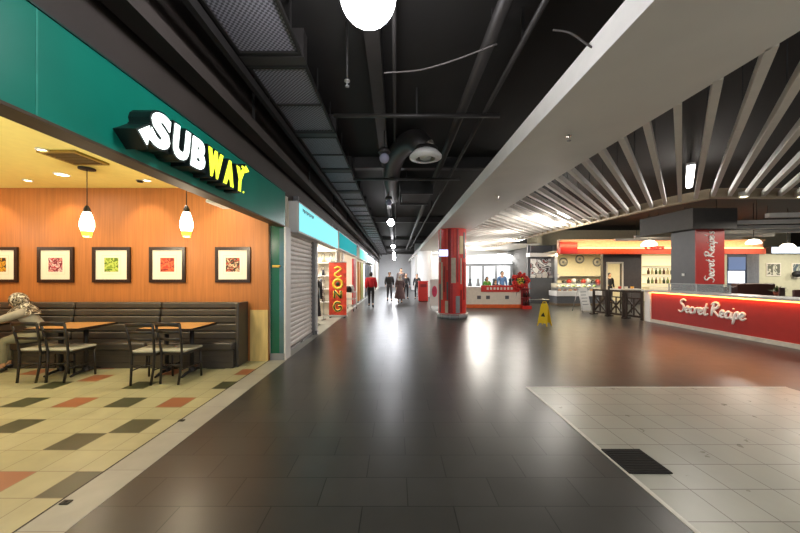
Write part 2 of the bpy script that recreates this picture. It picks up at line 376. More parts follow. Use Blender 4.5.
# --- baffles
DIRX, DIRY = .672, .741
BAF = mat('beige_grey_baffle', 'e8e3da', .6, 0, var=.04)
beam = [(5.6,20), (5.88,12.7), (6.41,7.42), (6.66,6.66), (12.5,6.66)]
def hitY(s):      # length along the bar until it meets the beam
    best = 99
    for (ax, ay), (bx, by) in zip(beam, beam[1:]):
        ex, ey = bx-ax, by-ay; det = DIRX*(-ey)+ex*DIRY
        if abs(det) < 1e-6: continue
        t = ((ax-XBi)*(-ey)+ex*(ay-s))/det; u = (DIRX*(ay-s)-DIRY*(ax-XBi))/det
        if 0 <= u <= 1 and t > 0: best = min(best, t)
    return best
lens = {}
for k in range(-17, 40):
    s = 3.054+.385*k; L = hitY(s)
    if L > 50: L = 8
    L -= .05
    p0 = Vector((XBi, s, ZB+.07)); p1 = p0+Vector((DIRX*L, DIRY*L, 0))
    t = thing('ceiling_baffle', 'beige diagonal ceiling baffle bar between the grey soffit and the curved beam', 'ceiling bar', (XBi, s, ZB), 0, 'diagonal baffles over the cafe side')
    MB().bar(p0-Vector((0,0,.02)), p1-Vector((0,0,.02)), .065, .10).build('bar', BAF, t)
    q = p0+Vector((DIRX*min(1.5, L*.4), DIRY*min(1.5, L*.4), .05))
    MB().tube([q, q+Vector((0,0,ZC-ZB-.1))], .006, 6).build('hanger', BLACK, t)
t = thing('ceiling_beam', 'pale curved beam where the diagonal baffles end', 'beam', (6.4,7.4,ZB-.03))
for (ax, ay), (bx, by) in zip(beam, beam[1:]):
    MB().bar((ax,ay,ZB+.07), (bx,by,ZB+.07), .12, .2).build('beam_segment', mat('warm_beam','b3a287',.5), t)
# fluorescent tubes above and below the baffles
TUBE = glow('tube_glow', 'ffffff', 14)
def tubelight(x, y, z, L, ang, lab, w=.12):
    t = thing('tube_light', lab, 'light', (x,y,z), ang)
    MB().box(-w/2, w/2, -L/2, L/2, 0, .03, bev=.008).build('diffuser', TUBE, t, local=True)
    MB().box(-w/2-.02, w/2+.02, -L/2-.02, L/2+.02, .03, .08).build('housing', WHITE, t, local=True)
    MB().tube([(0,-L*.3,.08),(0,-L*.3,max(.1,ZC-z))], .008, 6).tube([(0,L*.3,.08),(0,L*.3,max(.1,ZC-z))], .008, 6).build('rods', BLACK, t, local=True)
for x, y, Y, L, ang, lab in ((690,177,7.5,2.2,-.736,'bright tube light seen between the baffles in front of the grey square pillar'),
        (563,216,10.2,1.1,-.75,'bright tube light among the baffles left of the yellow sign'),
        (520,235,15.0,1.6,-.75,'bright tube light above the red kiosk'),
        (489,246,20.0,1.8,-.75,'bright tube light behind the striped column'),
        (505,256,26,2.4,-.75,'long tube light deep in the hall behind the kiosk')):
    p = at(x, y, Y); tubelight(p[0], p[1], 3.85 if Y < 8 else max(p[2], ZB-.02), L, ang, lab, .10 if Y < 8 else .16)
    lamp('tube_lamp', 'POINT', (p[0], p[1], (3.75 if Y < 8 else 3.02)), 40 if Y < 12 else 75, 'fff8ee', .12)
# --- far ends
WHW = mat('pale_grey_far_wall', 'cfd0d2', .5, var=.05)
struct('wall_far', slab(-4, 24, 41, 41.2, 0, ZC), WHW)
struct('wall_hall', slab(1.6, 24, 27, 27.2, 0, ZC), WHW)
struct('wall_right', slab(23.8, 24, -4, 42, 0, ZC), DKWALL)
struct('ceiling_hall', slab(2.73, 8, 17.5, 27, ZB+.05, ZB+.1), WHITE)
# ================================================================== PEOPLE
def skin_geo(J, edges, rad, sub=1, root='pelvis'):
    names = list(J); idx = {n:i for i, n in enumerate(names)}
    me = bpy.data.meshes.new('tmp'); me.from_pydata([J[n] for n in names], [(idx[a], idx[b]) for a, b in edges], [])
    o = bpy.data.objects.new('tmp', me); COL.objects.link(o)
    o.modifiers.new('s', 'SKIN'); 
    if not me.skin_vertices: 
        bpy.context.view_layer.objects.active = o; bpy.ops.mesh.customdata_skin_add()
    sv = me.skin_vertices[0].data
    for n in names:
        r = rad[n]; sv[idx[n]].radius = r if isinstance(r, tuple) else (r, r); sv[idx[n]].use_root = (n == root)
    sm = o.modifiers.new('u', 'SUBSURF'); sm.levels = sub; sm.render_levels = sub
    dg = bpy.context.evaluated_depsgraph_get(); dg.update()
    e = bpy.data.meshes.new_from_object(o.evaluated_get(dg))
    V = [v.co.copy() for v in e.vertices]; P = [list(p.vertices) for p in e.polygons]
    bpy.data.objects.remove(o); bpy.data.meshes.remove(me); bpy.data.meshes.remove(e)
    return V, P
def add_geo(mb, g, mi=0):
    n0 = set(mb.bm.faces); mb.add(g[0], g[1], lambda v: v, mi)
    for f in mb.bm.faces:
        if f not in n0: f.smooth = True
def hand(mb, w, d, side, mi=0, curl=.5, palm_n=None):
    w = Vector(w); d = Vector(d).normalized(); n = Vector(palm_n or (1,0,0)); n = (n-d*n.dot(d)).normalized(); a = d.cross(n).normalized()
    mb.tube([w-d*.01, w+d*.03, w+d*.085], [.024,.036,.038], 10, mi, ref=n, flat=(1,.5))
    for i, L in enumerate((.066,.076,.070,.055)):
        b = w+d*.08+a*(i-1.5)*.019
        p1 = b+d*L*.45; p2 = p1+(d*math.cos(curl)-n*math.sin(curl))*L*.32; p3 = p2+(d*math.cos(curl*1.8)-n*math.sin(curl*1.8))*L*.25
        mb.tube([b, p1, p2, p3], [.0095,.009,.008,.006], 6, mi)
    b = w+d*.03+a*-.03
    mb.tube([b, b+d*.03-a*.022, b+d*.06-a*.026-n*.008], [.012,.0105,.007], 6, mi)
BE = [('pelvis','waist'),('waist','chest'),('chest','nb'),('nb','neck'),('nb','shL'),('shL','elL'),('elL','wrL'),('nb','shR'),('shR','elR'),('elR','wrR'),
      ('pelvis','hipL'),('hipL','knL'),('knL','anL'),('anL','toL'),('pelvis','hipR'),('hipR','knR'),('knR','anR'),('anR','toR')]
RAD = dict(pelvis=(.135,.105), waist=(.12,.095), chest=(.145,.105), nb=(.085,.07), neck=.052, shL=.062, shR=.062, elL=.042, elR=.042, wrL=.027, wrR=.027,
           hipL=.088, hipR=.088, knL=.056, knR=.056, anL=.036, anR=.036, toL=.032, toR=.032)
STAND = dict(pelvis=(0,0,.94), waist=(0,0,1.08), chest=(0,.01,1.25), nb=(0,0,1.41), neck=(0,.01,1.49), shL=(-.17,0,1.385), elL=(-.23,-.03,1.11), wrL=(-.24,.05,.88),
             shR=(.17,0,1.385), elR=(.23,-.03,1.11), wrR=(.24,.05,.88), hipL=(-.09,0,.90), knL=(-.10,.02,.50), anL=(-.10,-.03,.085), toL=(-.115,.13,.03),
             hipR=(.09,0,.90), knR=(.10,.02,.50), anR=(.10,-.03,.085), toR=(.115,.13,.03))
WALK = dict(STAND, knL=(-.09,.17,.52), anL=(-.09,.22,.10), toL=(-.10,.37,.05), knR=(.09,-.04,.50), anR=(.09,-.27,.15), toR=(.10,-.16,.03),
            elL=(-.24,-.12,1.13), wrL=(-.23,-.06,.90), elR=(.24,.04,1.12), wrR=(.23,.20,.93))
def person(label, x, y, H, rz, top, legs, bulk=0, hair='15110f', pose=None, skirt=None, scarf=None, longhair=False, group=None, headdir=(0,1,0), z=0, sleeves=True, armcol=None):
    k = H/1.70; J = {n: Vector(p)*k for n, p in (pose or STAND).items()}; rad = {n: (tuple(v*k for v in r) if isinstance(r, tuple) else r*k) for n, r in RAD.items()}
    t = thing('person', label, 'person', (x,y,z), rz, group)
    mb = MB(); add_geo(mb, skin_geo(J, BE, rad))
    hd = Vector(headdir).normalized(); hc = J['neck']+Vector((0,0,.105))*k+hd*.015*k
    up = Vector((0,0,1)); up = (up - hd*up.dot(hd)*.8).normalized(); rt = hd.cross(up).normalized(); up = rt.cross(hd).normalized()
    HM = Matrix((rt, hd, up)).transposed()
    mb.ball(hc, .1*k, (.78,.98,1.16), 0, 20, HM)
    mb.ball(hc+HM@Vector((0,.035,-.06))*k, .065*k, (.85,.95,.85), 0, 14, HM)
    mb.tube([hc+HM@Vector((0,.092,.015))*k, hc+HM@Vector((0,.115,-.022))*k, hc+HM@Vector((0,.09,-.03))*k], [.008*k,.015*k,.010*k], 8)
    for s in (-1, 1): mb.ball(hc+HM@Vector((s*.08,0,-.005))*k, .024*k, (.4,.8,1.2), 0, 8, HM)
    for s, sh in ((-1,'L'), (1,'R')):
        hand(mb, J['wr'+sh], J['wr'+sh]-J['el'+sh], s, 0, .5, (-s,0,0))
    mb.build('body', SKIN, t, local=True)
    for s in (-1, 1): MB().ball(hc+HM@Vector((s*.034,.088,.012))*k, .012*k, (1.2,.6,.7), 0, 8, HM).build('eye', mat('dark_eye','1a1412',.2), t, local=True)
    MB().ball(hc+HM@Vector((0,.090,-.058))*k, .022*k, (1.1,.4,.3), 0, 8, HM).build('mouth', mat('lips','9c5a4c',.4), t, local=True)
    # clothes
    Jt = {n: J[n] for n in ('pelvis','waist','chest','nb','shL','elL','shR','elR')}; e = [x for x in BE if x[0] in Jt and x[1] in Jt]
    if sleeves:
        for s in 'LR': Jt['wr'+s] = J['wr'+s].lerp(J['el'+s], .08); e.append(('el'+s, 'wr'+s))
    r2 = {n: (tuple(v+.016*k for v in rad[n]) if isinstance(rad[n], tuple) else rad[n]+.014*k) for n in Jt}
    r2['nb'] = (.075*k,.07*k)
    if bulk: r2 = {n: ((v[0]+bulk, v[1]+bulk) if isinstance(v, tuple) else v+bulk*.6) for n, v in r2.items()}
    mb = MB(); add_geo(mb, skin_geo(Jt, e, r2)); mb.build('top', top, t, local=True)
    Jl = {n: J[n] for n in ('pelvis','waist','hipL','knL','hipR','knR')}; e = [x for x in BE if x[0] in Jl and x[1] in Jl]
    for s in 'LR': Jl['an'+s] = J['an'+s].lerp(J['kn'+s], .08); e.append(('kn'+s, 'an'+s))
    r3 = {n: (tuple(v+.012*k for v in rad[n]) if isinstance(rad[n], tuple) else rad[n]+.014*k) for n in Jl}
    mb = MB(); add_geo(mb, skin_geo(Jl, e, r3)); mb.build('trousers', legs, t, local=True)
    for s in 'LR':
        a, b = J['an'+s], J['to'+s]
        MB().tube([a+(a-b)*.25-Vector((0,0,.045*k)), a.lerp(b,.3)-Vector((0,0,.03*k)), a.lerp(b,.75)-Vector((0,0,.005*k)), b+(b-a)*.25], [.034*k,.044*k,.045*k,.03*k], 10, flat=(1,.8)).build('shoe', mat('black_shoe','171514',.4), t, local=True)
    if skirt:
        z0, r0 = skirt[1], skirt[2]; w = J['waist']
        MB().lathe([(r0*.98,z0),(r0,z0+.01),(r0*.92,z0+.3*k),(.20*k,J['pelvis'].z-.05),(.155*k,w.z+.03),(.10*k,w.z+.05)], (0,0,0), 24).build('skirt', skirt[0], t, local=True)
    hm = mat('hair_'+hair, hair, .5, var=.3, scale=60)
    if scarf:
        mb = MB().ball(hc-hd*.02*k+up*.01*k, .122*k, (.86,.95,1.08), 0, 20, HM)
        mb.lathe([(.19*k,0),(.17*k,.06*k),(.10*k,.14*k),(.09*k,.2*k)], (J['nb'].x, J['nb'].y, J['nb'].z-.05*k), 20)
        mb.build('headscarf', scarf, t, local=True)
    else:
        mb = MB().ball(hc-hd*.018*k+up*.02*k, .108*k, (.84,.95,1.08), 0, 20, HM)
        if longhair: mb.tube([hc-hd*.07*k+up*.03*k, hc-hd*.1*k-up*.1*k, hc-hd*.11*k-up*.26*k], [.07*k,.085*k,.05*k], 10, flat=(1,.55))
        mb.build('hair', hm, t, local=True)
    return t
def cloth(n, c, **k): return mat('fabric_'+n, c, .85, **dict(dict(var=.1, scale=12), **k))
# ================================================================== SANDWICH SHOP
# --- illuminated sign, letters stand proud of the fascia
def letter_fn(y0, wy, z0, hz, u0, u1, x_of):
    def f(u, v, d): return Vector((x_of(d), y0+(u-u0)/(u1-u0)*wy+(v)*hz*.12, z0+v*hz))
    return f
SIGNDK = mat('sign_dark_return', '13201f', .45)
SW = glow('sign_white_glow', 'eefaf6', 2.0); SY = glow('sign_yellow_glow', 'dff03a', 1.3)
t = thing('shop_sign', 'illuminated sandwich shop sign in white and yellow letters on the green fascia', 'sign', (FX,3.0,2.5))
LW = dict(S=.245, U=.24, B=.24, W=.305, A=.25, Y=.24)
y = 2.345; z0, hz = 2.525, .318
xs = lambda d: FX+d
for i, ch in enumerate('SUBWAY'):
    wy = LW[ch]*.97
    for bold, d0, d1, nm in ((.10 if i > 2 else .085, 0, .165, 'letter'), (.07 if i > 2 else .05, .165, .172, 'letter_face')):
        V, P = text_geo(ch, bold); u0 = min(v.x for v in V); u1 = max(v.x for v in V); v0 = min(v.y for v in V); v1 = max(v.y for v in V)
        g = 0 if nm == 'letter' else .018
        fnn = lambda u, v, d: Vector((xs(d), y+g+(u-u0)/(u1-u0)*(wy-2*g)+((v-v0)/(v1-v0)*(hz-2*g)+g)*.13, z0+g+(v-v0)/(v1-v0)*(hz-2*g)))
        mb = MB(); text_solid(mb, (V, P), fnn, d0, d1)
        if nm == 'letter': L = mb.build('letter', SIGNDK, t, label='dark sides of the letter')
        else: mb.build('letter_face', SW if i < 3 else SY, L, label='glowing white letter face' if i < 3 else 'glowing yellow letter face')
    y += LW[ch]*.985
yend = y
sh = lambda u, v, d: Vector((xs(d), u+(v-z0)*.13, v))
L = MB().prism([(2.40,2.55),(2.40,2.64),(2.36,2.64),(2.36,2.70),(2.235,2.595),(2.36,2.49),(2.36,2.55)], sh, 0, .165).build('arrow', SIGNDK, t, label='dark sides of the left pointing arrow')
MB().prism([(2.40,2.567),(2.40,2.623),(2.345,2.623),(2.345,2.67),(2.26,2.595),(2.345,2.52),(2.345,2.567)], sh, .165, .173).build('arrow_face', SW, L, label='white arrow pointing left out of the S')
L = MB().prism([(yend-.10,2.83),(yend-.10,2.875),(yend-.02,2.875),(yend-.02,2.915),(yend+.10,2.85),(yend-.02,2.785),(yend-.02,2.83)], sh, 0, .165).build('arrow', SIGNDK, t, label='dark sides of the right pointing arrow')
MB().prism([(yend-.10,2.838),(yend-.10,2.866),(yend-.01,2.866),(yend-.01,2.896),(yend+.08,2.85),(yend-.01,2.804),(yend-.01,2.838)], sh, .165, .173).build('arrow_face', SY, L, label='yellow arrow pointing right out of the Y')
MB().prism([(2.48,z0+.03),(yend-.03,z0+.03),(yend-.03,z0+hz-.03),(2.48,z0+hz-.03)], sh, 0, .13).build('backing', SIGNDK, t)
MB().lathe([(.0,0),(.012,0),(.012,.008),(0,.008)], (0,0,0), 12, M=Matrix.Translation((FX+.165,yend-.02,z0+.03)) @ Matrix.Rotation(math.pi/2,4,'Y')).build('registered_dot', SY, t)
# --- framed prints
FRM = mat('dark_frame_wood', '2a1a12', .35, var=.2); MATB = mat('cream_mount', 'efe8d4', .7, var=.02)
def blotch(name, cols, scale):
    m = mat(name, cols[0], .6, var=0); nt = m.node_tree; b = nt.nodes['Principled BSDF']
    vo = nt.nodes.new('ShaderNodeTexNoise'); vo.inputs['Scale'].default_value = scale; vo.inputs['Detail'].default_value = 1.5; vo.inputs['Distortion'].default_value = 1.5
    tc = nt.nodes.new('ShaderNodeTexCoord'); nt.links.new(tc.outputs['Object'], vo.inputs['Vector'])
    rp = nt.nodes.new('ShaderNodeValToRGB'); rp.color_ramp.interpolation = 'CONSTANT'
    n = len(cols); rp.color_ramp.elements[1].position = .35+.3/n; rp.color_ramp.elements[0].color = lin(cols[0]); rp.color_ramp.elements[1].color = lin(cols[1])
    for i in range(2, n): rp.color_ramp.elements.new(.35+.3*i/n).color = lin(cols[i])
    nt.links.new(vo.outputs['Fac'], rp.inputs['Fac']); nt.links.new(rp.outputs[0], b.inputs['Base Color']); return m
for xa, xb, lab, cols in ((-20,17,'framed square print of dark yellow food, cut off by the left picture edge', ['8a5a14','d39a24','3a2410']),
        (37,73,'framed square print of red onion slices in a wide cream mount', ['b03040','e9c9c4','7a1c30','d98a88']),
        (92,130,'framed square print of green lettuce in a wide cream mount', ['7f9a2c','b7c95a','55741c']),
        (149,185,'framed square print of orange red tomatoes in a wide cream mount', ['c0391c','e0643a','8a2010']),
        (215,250,'framed square print of mixed dark food, rightmost on the orange wall', ['7a2a1c','d8b890','3a2a18','b8482c'])):
    x0, _, z1 = at(xa, 247, BW-.03); x1, _, z0_ = at(xb, 282.5, BW-.03); c = (x0+x1)/2; zc = (z1+z0_)/2
    t = thing('framed_print', lab, 'picture', (c, BW, z0_), 0, 'framed food prints on the orange wall')
    m = MB(); w = .055; y0, y1 = BW-.035, BW-.002
    m.box(x0, x1, y0, y1, z1-w, z1).box(x0, x1, y0, y1, z0_, z0_+w).box(x0, x0+w, y0, y1, z0_+w, z1-w).box(x1-w, x1, y0, y1, z0_+w, z1-w).build('frame', FRM, t)
    MB().box(x0+w, x1-w, BW-.02, BW-.006, z0_+w, z1-w).build('mount', MATB, t)
    MB().box(c-.17, c+.17, BW-.0215, BW-.02, zc-.17, zc+.17).build('inner_line', mat('mount_line','d9cdb0',.7), t)
    MB().box(c-.165, c+.165, BW-.0225, BW-.0215, zc-.165, zc+.165).build('inner_mount', MATB, t)
    MB().box(c-.125, c+.125, BW-.024, BW-.0225, zc-.125, zc+.125).build('picture', blotch('print_'+str(xb), cols, 9), t)
# --- pendants
PGL = glow('pendant_glow', 'fff3cf', 5); PGY = glow('pendant_amber', 'd9d04a', 1.2)
for px, lab in ((87,'warm glass pendant lamp hanging left of the lettuce print'), (186.5,'warm glass pendant lamp hanging below the white letters of the sign')):
    Yp = (SC-HC)*F/107; x = (px-VX)*Yp/F
    zb = HC+38*Yp/F; zt = HC+63*Yp/F
    t = thing('pendant_lamp', lab, 'lamp', (x,Yp,zb), 0, 'glass pendant lamps in the sandwich shop')
    h = zt-zb
    MB().lathe([(.066,h*.22),(.086,h*.42),(.082,h*.62),(.06,h*.86),(.042,h)], (x,Yp,zb), 24).build('glass_shade', PGL, t)
    MB().lathe([(.0,.01),(.045,0),(.056,h*.08),(.066,h*.22)], (x,Yp,zb), 24).build('shade_base', PGY, t, label='yellow green lower end of the shade')
    MB().lathe([(.043,h),(.04,h+.04),(.02,h+.09),(.0,h+.1)], (x,Yp,zb), 16).build('cap', BLACK, t)
    MB().tube([(x,Yp,zt+.08), (x,Yp,SC-.02)], .006, 6).build('cord', BLACK, t)
    MB().lathe([(.0,0),(.10,.0),(.10,.02),(.0,.02)], (x,Yp,SC-.025), 20).build('ceiling_rose', BLACK, t)
    lamp('pendant_light', 'POINT', (x,Yp,zb-.05), 20, 'ffeccc', .05)
# --- ceiling fittings
x, Yp = at(75,157,(SC-HC)*F/(VY-157))[:2]
t = thing('ceiling_vent', 'dark square louvred ceiling vent in the yellow ceiling', 'air vent', (x,Yp,SC-.03), .0)
m = MB()
for i in range(7): m.box(-.19, .19, -.17+.055*i, -.145+.055*i, -.004, .02)
m.build('louvres', mat('bronze_vent','5e4a1c',.6), t, local=True)
MB().box(-.24,.24,-.24,-.20,0,.03).box(-.24,.24,.20,.24,0,.03).box(-.24,-.20,-.20,.20,0,.03).box(.20,.24,-.20,.20,0,.03).build('frame', mat('vent_frame','8d7328',.6), t, local=True)
DL = glow('downlight_glow', 'fff0c8', 8)
for px, py, r, lab in ((62,174,.08,'large round downlight in the yellow ceiling left of the first pendant'), (28,180,.045,'small round downlight in the yellow ceiling near the left picture edge'),
                      (147,180,.045,'small round downlight in the yellow ceiling right of the first pendant'), (43,149.5,.05,'round downlight in the yellow ceiling beside the vent')):
    Yd = (SC-HC)*F/(VY-py); x = (px-VX)*Yd/F
    t = thing('downlight', lab, 'light', (x,Yd,SC-.012))
    MB().lathe([(.0,0),(r,0),(r,.004),(.0,.004)], (x,Yd,SC-.012), 20).build('lens', DL, t)
    MB().lathe([(r,-.004),(r+.02,-.004),(r+.02,.012),(r,.012)], (x,Yd,SC-.012), 20).build('rim', WHITE, t)
t = thing('downlight', 'dark unlit ceiling spot right of the first pendant', 'light', (0,0,0)); Yd = (SC-HC)*F/(VY-180.5); x = (140-VX)*Yd/F; t.location = (x,Yd,SC-.03)
MB().lathe([(.0,0),(.04,0),(.04,.03),(.0,.03)], (0,0,0), 16).build('body', BLACK, t, local=True)
MB().lathe([(.04,.02),(.055,.02),(.055,.03),(.04,.03)], (0,0,0), 16).build('rim', GREYM, t, local=True)
t = thing('emergency_light', 'small white oblong ceiling light just below the fascia edge', 'light', (-2.4,4.1,2.9))
p = at(221,206,4.6); t.location = p
MB().box(-.10,.10,-.22,.22,0,.05,bev=.02).build('cover', WHITE, t, local=True)
MB().tube([(0,0,.05),(0,0,SC-p[2])], .01, 6).build('stem', WHITE, t, local=True)
for x in (-7.2, -5.85, -4.45, -3.0): lamp('wall_washer', 'SPOT', (x,BW-.55,SC-.02), 26, 'ffdcae', .04, (math.radians(28),0,0), 80)
for x, y in ((-6.0,4.6), (-3.3,4.6)): lamp('shop_light', 'AREA', (x,y,SC-.04), 18, 'fff2da', .25)
for x, y in ((-6.8,3.2), (-5.0,2.5), (-3.6,2.4), (-7.6,4.6)): lamp('shop_light', 'POINT', (x,y,2.4), 20, 'fff2da', .12)  # unseen points without fittings, added out of frame to lift the yellow ceiling
# --- banquette bench in three upholstered units
LEA = mat('black_brown_leather', '45403a', .38, var=.12, scale=5)
units = [(-4.13,-2.70,'right hand black banquette bench unit ending at the cream panel'), (-5.65,-4.14,'middle black banquette bench unit against the orange wall'), (-7.17,-5.66,'black banquette bench unit behind the person in the headscarf'), ]
for xa, xb, lab in units:
    t = thing('banquette_bench', lab, 'bench', ((xa+xb)/2, 5.4, 0), 0, 'banquette units along the orange wall')
    g = .008
    MB().box(xa+g, xb-g, 5.23, BW-.03, 0, .30).box(xa+g, xb-g, 5.225, 5.23, .10, .115).box(xa+g, xb-g, 5.225, 5.23, .2, .215).build('base', LEA, t)
    MB().box(xa+g, xb-g, 5.19, 5.55, .30, .43, bev=.03).build('seat', LEA, t)
    m = MB()
    for k, (za, zb) in enumerate(((.43,.56),(.565,.70),(.705,.83),(.835,.95),(.96,1.07))):
        ya = 5.47+.018*k
        m.box(xa+g, xb-g, ya, BW-.03, za, zb, bev=.022)
    m.build('backrest', LEA, t)
    if xb > -3: MB().box(xb-g, xb+.05, 5.30, BW-.025, 0, 1.08, bev=.015).build('end_panel', LEA, t)
# --- tables
TOPM = mat('orange_wood_top', 'c08f55', .3, var=.15, scale=6, stretch=(1,8,8))
def table(x, y, lab):
    t = thing('cafe_table', lab, 'table', (x,y,0), 0, 'wooden cafe tables in the sandwich shop')
    MB().box(-.40, .40, -.33, .33, .725, .755, bev=.006).build('tabletop', TOPM, t, local=True)
    MB().box(-.405,.405,-.335,-.33,.722,.757).box(-.405,.405,.33,.335,.722,.757).box(-.405,-.40,-.33,.33,.722,.757).box(.40,.405,-.33,.33,.722,.757).build('edge_band', DKWOOD, t, local=True)
    for s in (-1, 1):
        MB().tube([(s*.2,0,.05),(s*.2,0,.70)], .032, 12).box(s*.2-.12, s*.2+.12, -.12, .12, .70, .725).build('pedestal', BLACK, t, local=True)
        m = MB().lathe([(.05,.03),(.045,.08),(.034,.1)], (s*.2,0,0), 12)
        for a in (1, -1): m.tube([(s*.2,0,.05),(s*.2,a*.15,.04),(s*.2,a*.24,.012)], [.026,.022,.015], 8)
        m.build('foot', BLACK, t, local=True)
    return t
table(-3.42, 4.97, 'wooden cafe table with orange top nearest the green pillar')
table(-5.12, 5.0, 'wooden cafe table with orange top below the lettuce print')
table(-6.86, 5.0, 'wooden cafe table the person in the headscarf leans on')
# --- chairs
PADM = mat('grey_vinyl_pad', 'a7a695', .5, var=.06); CHM = mat('dark_chair_paint', '26221d', .4, var=.1)
def chair():
    t = thing('cafe_chair', 'x', 'chair')
    MB().box(-.19,.19,-.17,.21,.44,.475,bev=.014).build('seat_pad', PADM, t, local=True)
    MB().box(-.18,.18,-.17,-.14,.405,.44).box(-.18,.18,.17,.20,.405,.44).box(-.18,-.15,-.14,.17,.405,.44).box(.15,.18,-.14,.17,.405,.44).build('seat_frame', CHM, t, local=True)
    for s in (-1, 1):
        MB().tube([(s*.135,-.22,0),(s*.15,-.185,.25),(s*.155,-.18,.45),(s*.165,-.21,.66),(s*.18,-.25,.86)], .016, 8).build('back_leg', CHM, t, local=True)
        MB().tube([(s*.175,.195,0),(s*.165,.185,.43)], .015, 8).build('front_leg', CHM, t, local=True)
        MB().tube([(s*.165,.188,.2),(s*.147,-.19,.2)], .009, 6).build('stretcher', CHM, t, local=True)
    MB().tube([(-.147,-.19,.27),(.147,-.19,.27)], .009, 6).build('stretcher', CHM, t, local=True)
    MB().tube([(-.18,-.25,.85),(0,-.275,.86),(.18,-.25,.85)], .02, 8, flat=(.6,1.5)).build('top_rail', CHM, t, local=True)
    for z in (.64, .745): MB().tube([(-.165,-.207-(z-.64)*.2,z),(0,-.23-(z-.64)*.2,z),(.168,-.207-(z-.64)*.2,z)], .015, 8, flat=(.6,1.4)).build('slat', CHM, t, local=True)
    return t
c0 = chair(); n_ = 0
for px, py, rz, lab in ((139.7,385.7,.06,'dark chair left of its pair at the table nearest the green pillar'), (170.5,384.5,-.08,'dark chair right of its pair at the table nearest the green pillar'),
        (26.5,383,.0,'dark chair in front of the person in the headscarf'), (55.5,383,-.05,'dark chair pulled up to the table below the onion print')):
    x, y = fl(px, py); y += .22
    c = c0 if n_ == 0 else dup(c0)
    c.location = (x,y,0); c.rotation_euler = (0,0,rz); tag(c, lab, 'chair', 'dark cafe chairs with grey pads'); n_ += 1
# --- seated person
SEAT = dict(pelvis=(0,0,.53), waist=(0,.05,.65), chest=(0,.15,.80), nb=(0,.21,.93), neck=(0,.27,.99), shL=(-.17,.20,.91), elL=(-.25,.47,.80), wrL=(-.10,.50,.97),
            shR=(.17,.20,.91), elR=(.23,.47,.80), wrR=(.04,.62,.80), hipL=(-.09,.06,.51), knL=(-.12,.42,.49), anL=(-.12,.40,.085), toL=(-.13,.55,.03),
            hipR=(.09,.06,.51), knR=(.12,.42,.49), anR=(.12,.40,.085), toR=(.13,.55,.03))
SCARF = blotch('patterned_scarf', ['d8d2c2','17140f','9a8e76','221c18'], 14)
person('person in a patterned headscarf sitting on the bench leaning on the left table', -6.0, 5.36, 1.74, math.radians(125), cloth('pale_grey_top','a39f92'), cloth('olive_grey_trousers','8b8872'), pose={n: (p[0],p[1]*1.0,p[2]) for n, p in SEAT.items()}, scarf=SCARF, headdir=(.25,.8,-.35))
# --- floor bolts on the threshold
for px, py, lab in ((181.5,421,'black floor socket on the threshold line farther from the camera'), (66,503,'black floor socket on the threshold line nearest the camera')):
    x, y = fl(px, py); t = thing('floor_socket', lab, 'floor fitting', (x,y,.002))
    MB().box(-.03,.03,-.02,.02,0,.008,bev=.002).build('plate', BLACK, t, local=True)
    MB().lathe([(.0,.012),(.008,.012),(.009,.008),(.0,.008)], (0,0,0), 12).build('bolt', BLACK, t, local=True)
# ================================================================== LEFT SHOP ROW
CRW = mat('cream_shop_wall', 'e6dfcf', .6, var=.03)
struct('wall_shop_partition', slab(-6, -2.10, 6.02, 6.12, 0, 3.06).box(-6, -2.19, 12.3, 12.4, 0, 3.06).box(-6, -2.19, 16.4, 16.5, 0, 3.06).box(-6, -2.16, 21.0, 21.1, 0, 3.06).box(-2.25, -2.16, 21.1, 40, 0, 3.06), CRW)
struct('wall_shop_back', slab(-6.1, -6, 6.02, 40, 0, 3.06), CRW)
struct('ceiling_shops', slab(-6, -2.19, 6.1, 40, 3.02, 3.08), CRW)
struct('floor_shops', slab(-6, -2.19, 6.02, 40, -.1, 0), STONE)
# roller shutter
SHUT = mat('shutter_metal', 'e4ded8', .5, 0, var=.06)
t = thing('roller_shutter', 'closed grey metal roller shutter beside the green pillar', 'shutter', (-2.17,7.2,0))
m = MB(); z = .06
while z < 2.38:
    m.prism([(0,0),(.012,.012),(.022,.04),(.022,.075),(.004,.098),(-.006,.1),(-.006,0)], lambda u, v, d, z=z: Vector((-2.19+u, d, z+v)), 6.2, 8.12); z += .1
m.build('curtain', SHUT, t)
MB().box(-2.20,-2.15,6.2,8.12,0,.06).build('bottom_bar', GREYM, t)
MB().box(-2.22,-2.11,6.12,6.2,0,2.46).build('guide_rail', GREYM, t); MB().box(-2.22,-2.11,8.12,8.2,0,2.46).build('guide_rail', GREYM, t)
MB().box(-2.16,-2.145,7.1,7.25,.02,.05).build('handle', BLACK, t)
CY = [glow('cyan_sign_glow', '8be6ec', .75), glow('teal_sign_glow', '1ea3aa', .45), glow('mint_sign_glow', '62c8b8', .55), glow('pale_sign_glow', 'c9e8e6', 1.0)]
def signbox(y0, y1, z0, z1, ci, lab, letters=True, bar=None):
    t = thing('sign_box', lab, 'sign', (-2.0,(y0+y1)/2,z0), 0, 'lit sign boxes over the left shops')
    MB().box(-2.10,-1.90,y0,y1,z0,z1,bev=.01).build('casing', mat('sign_casing','c9c7c6',.5,var=.03), t)
    MB().box(-1.90,-1.893,y0+.04,y1-.04,z0+.04,z1-.04).build('lit_face', CY[ci], t)
    MB().box(-2.10,-2.0,y0+.3,y0+.36,z1,3.06+.1).box(-2.10,-2.0,y1-.36,y1-.3,z1,3.16).build('bracket', GREYM, t)
    if letters:
        m = MB()
        for k in range(9): m.box(-1.8935,-1.889,y0+.25+.1*k,y0+.31+.1*k,z1-.16-.02*(k%2),z1-.10)
        m.build('small_marks', mat('sign_mark_blue','2b5f7a',.5), t)
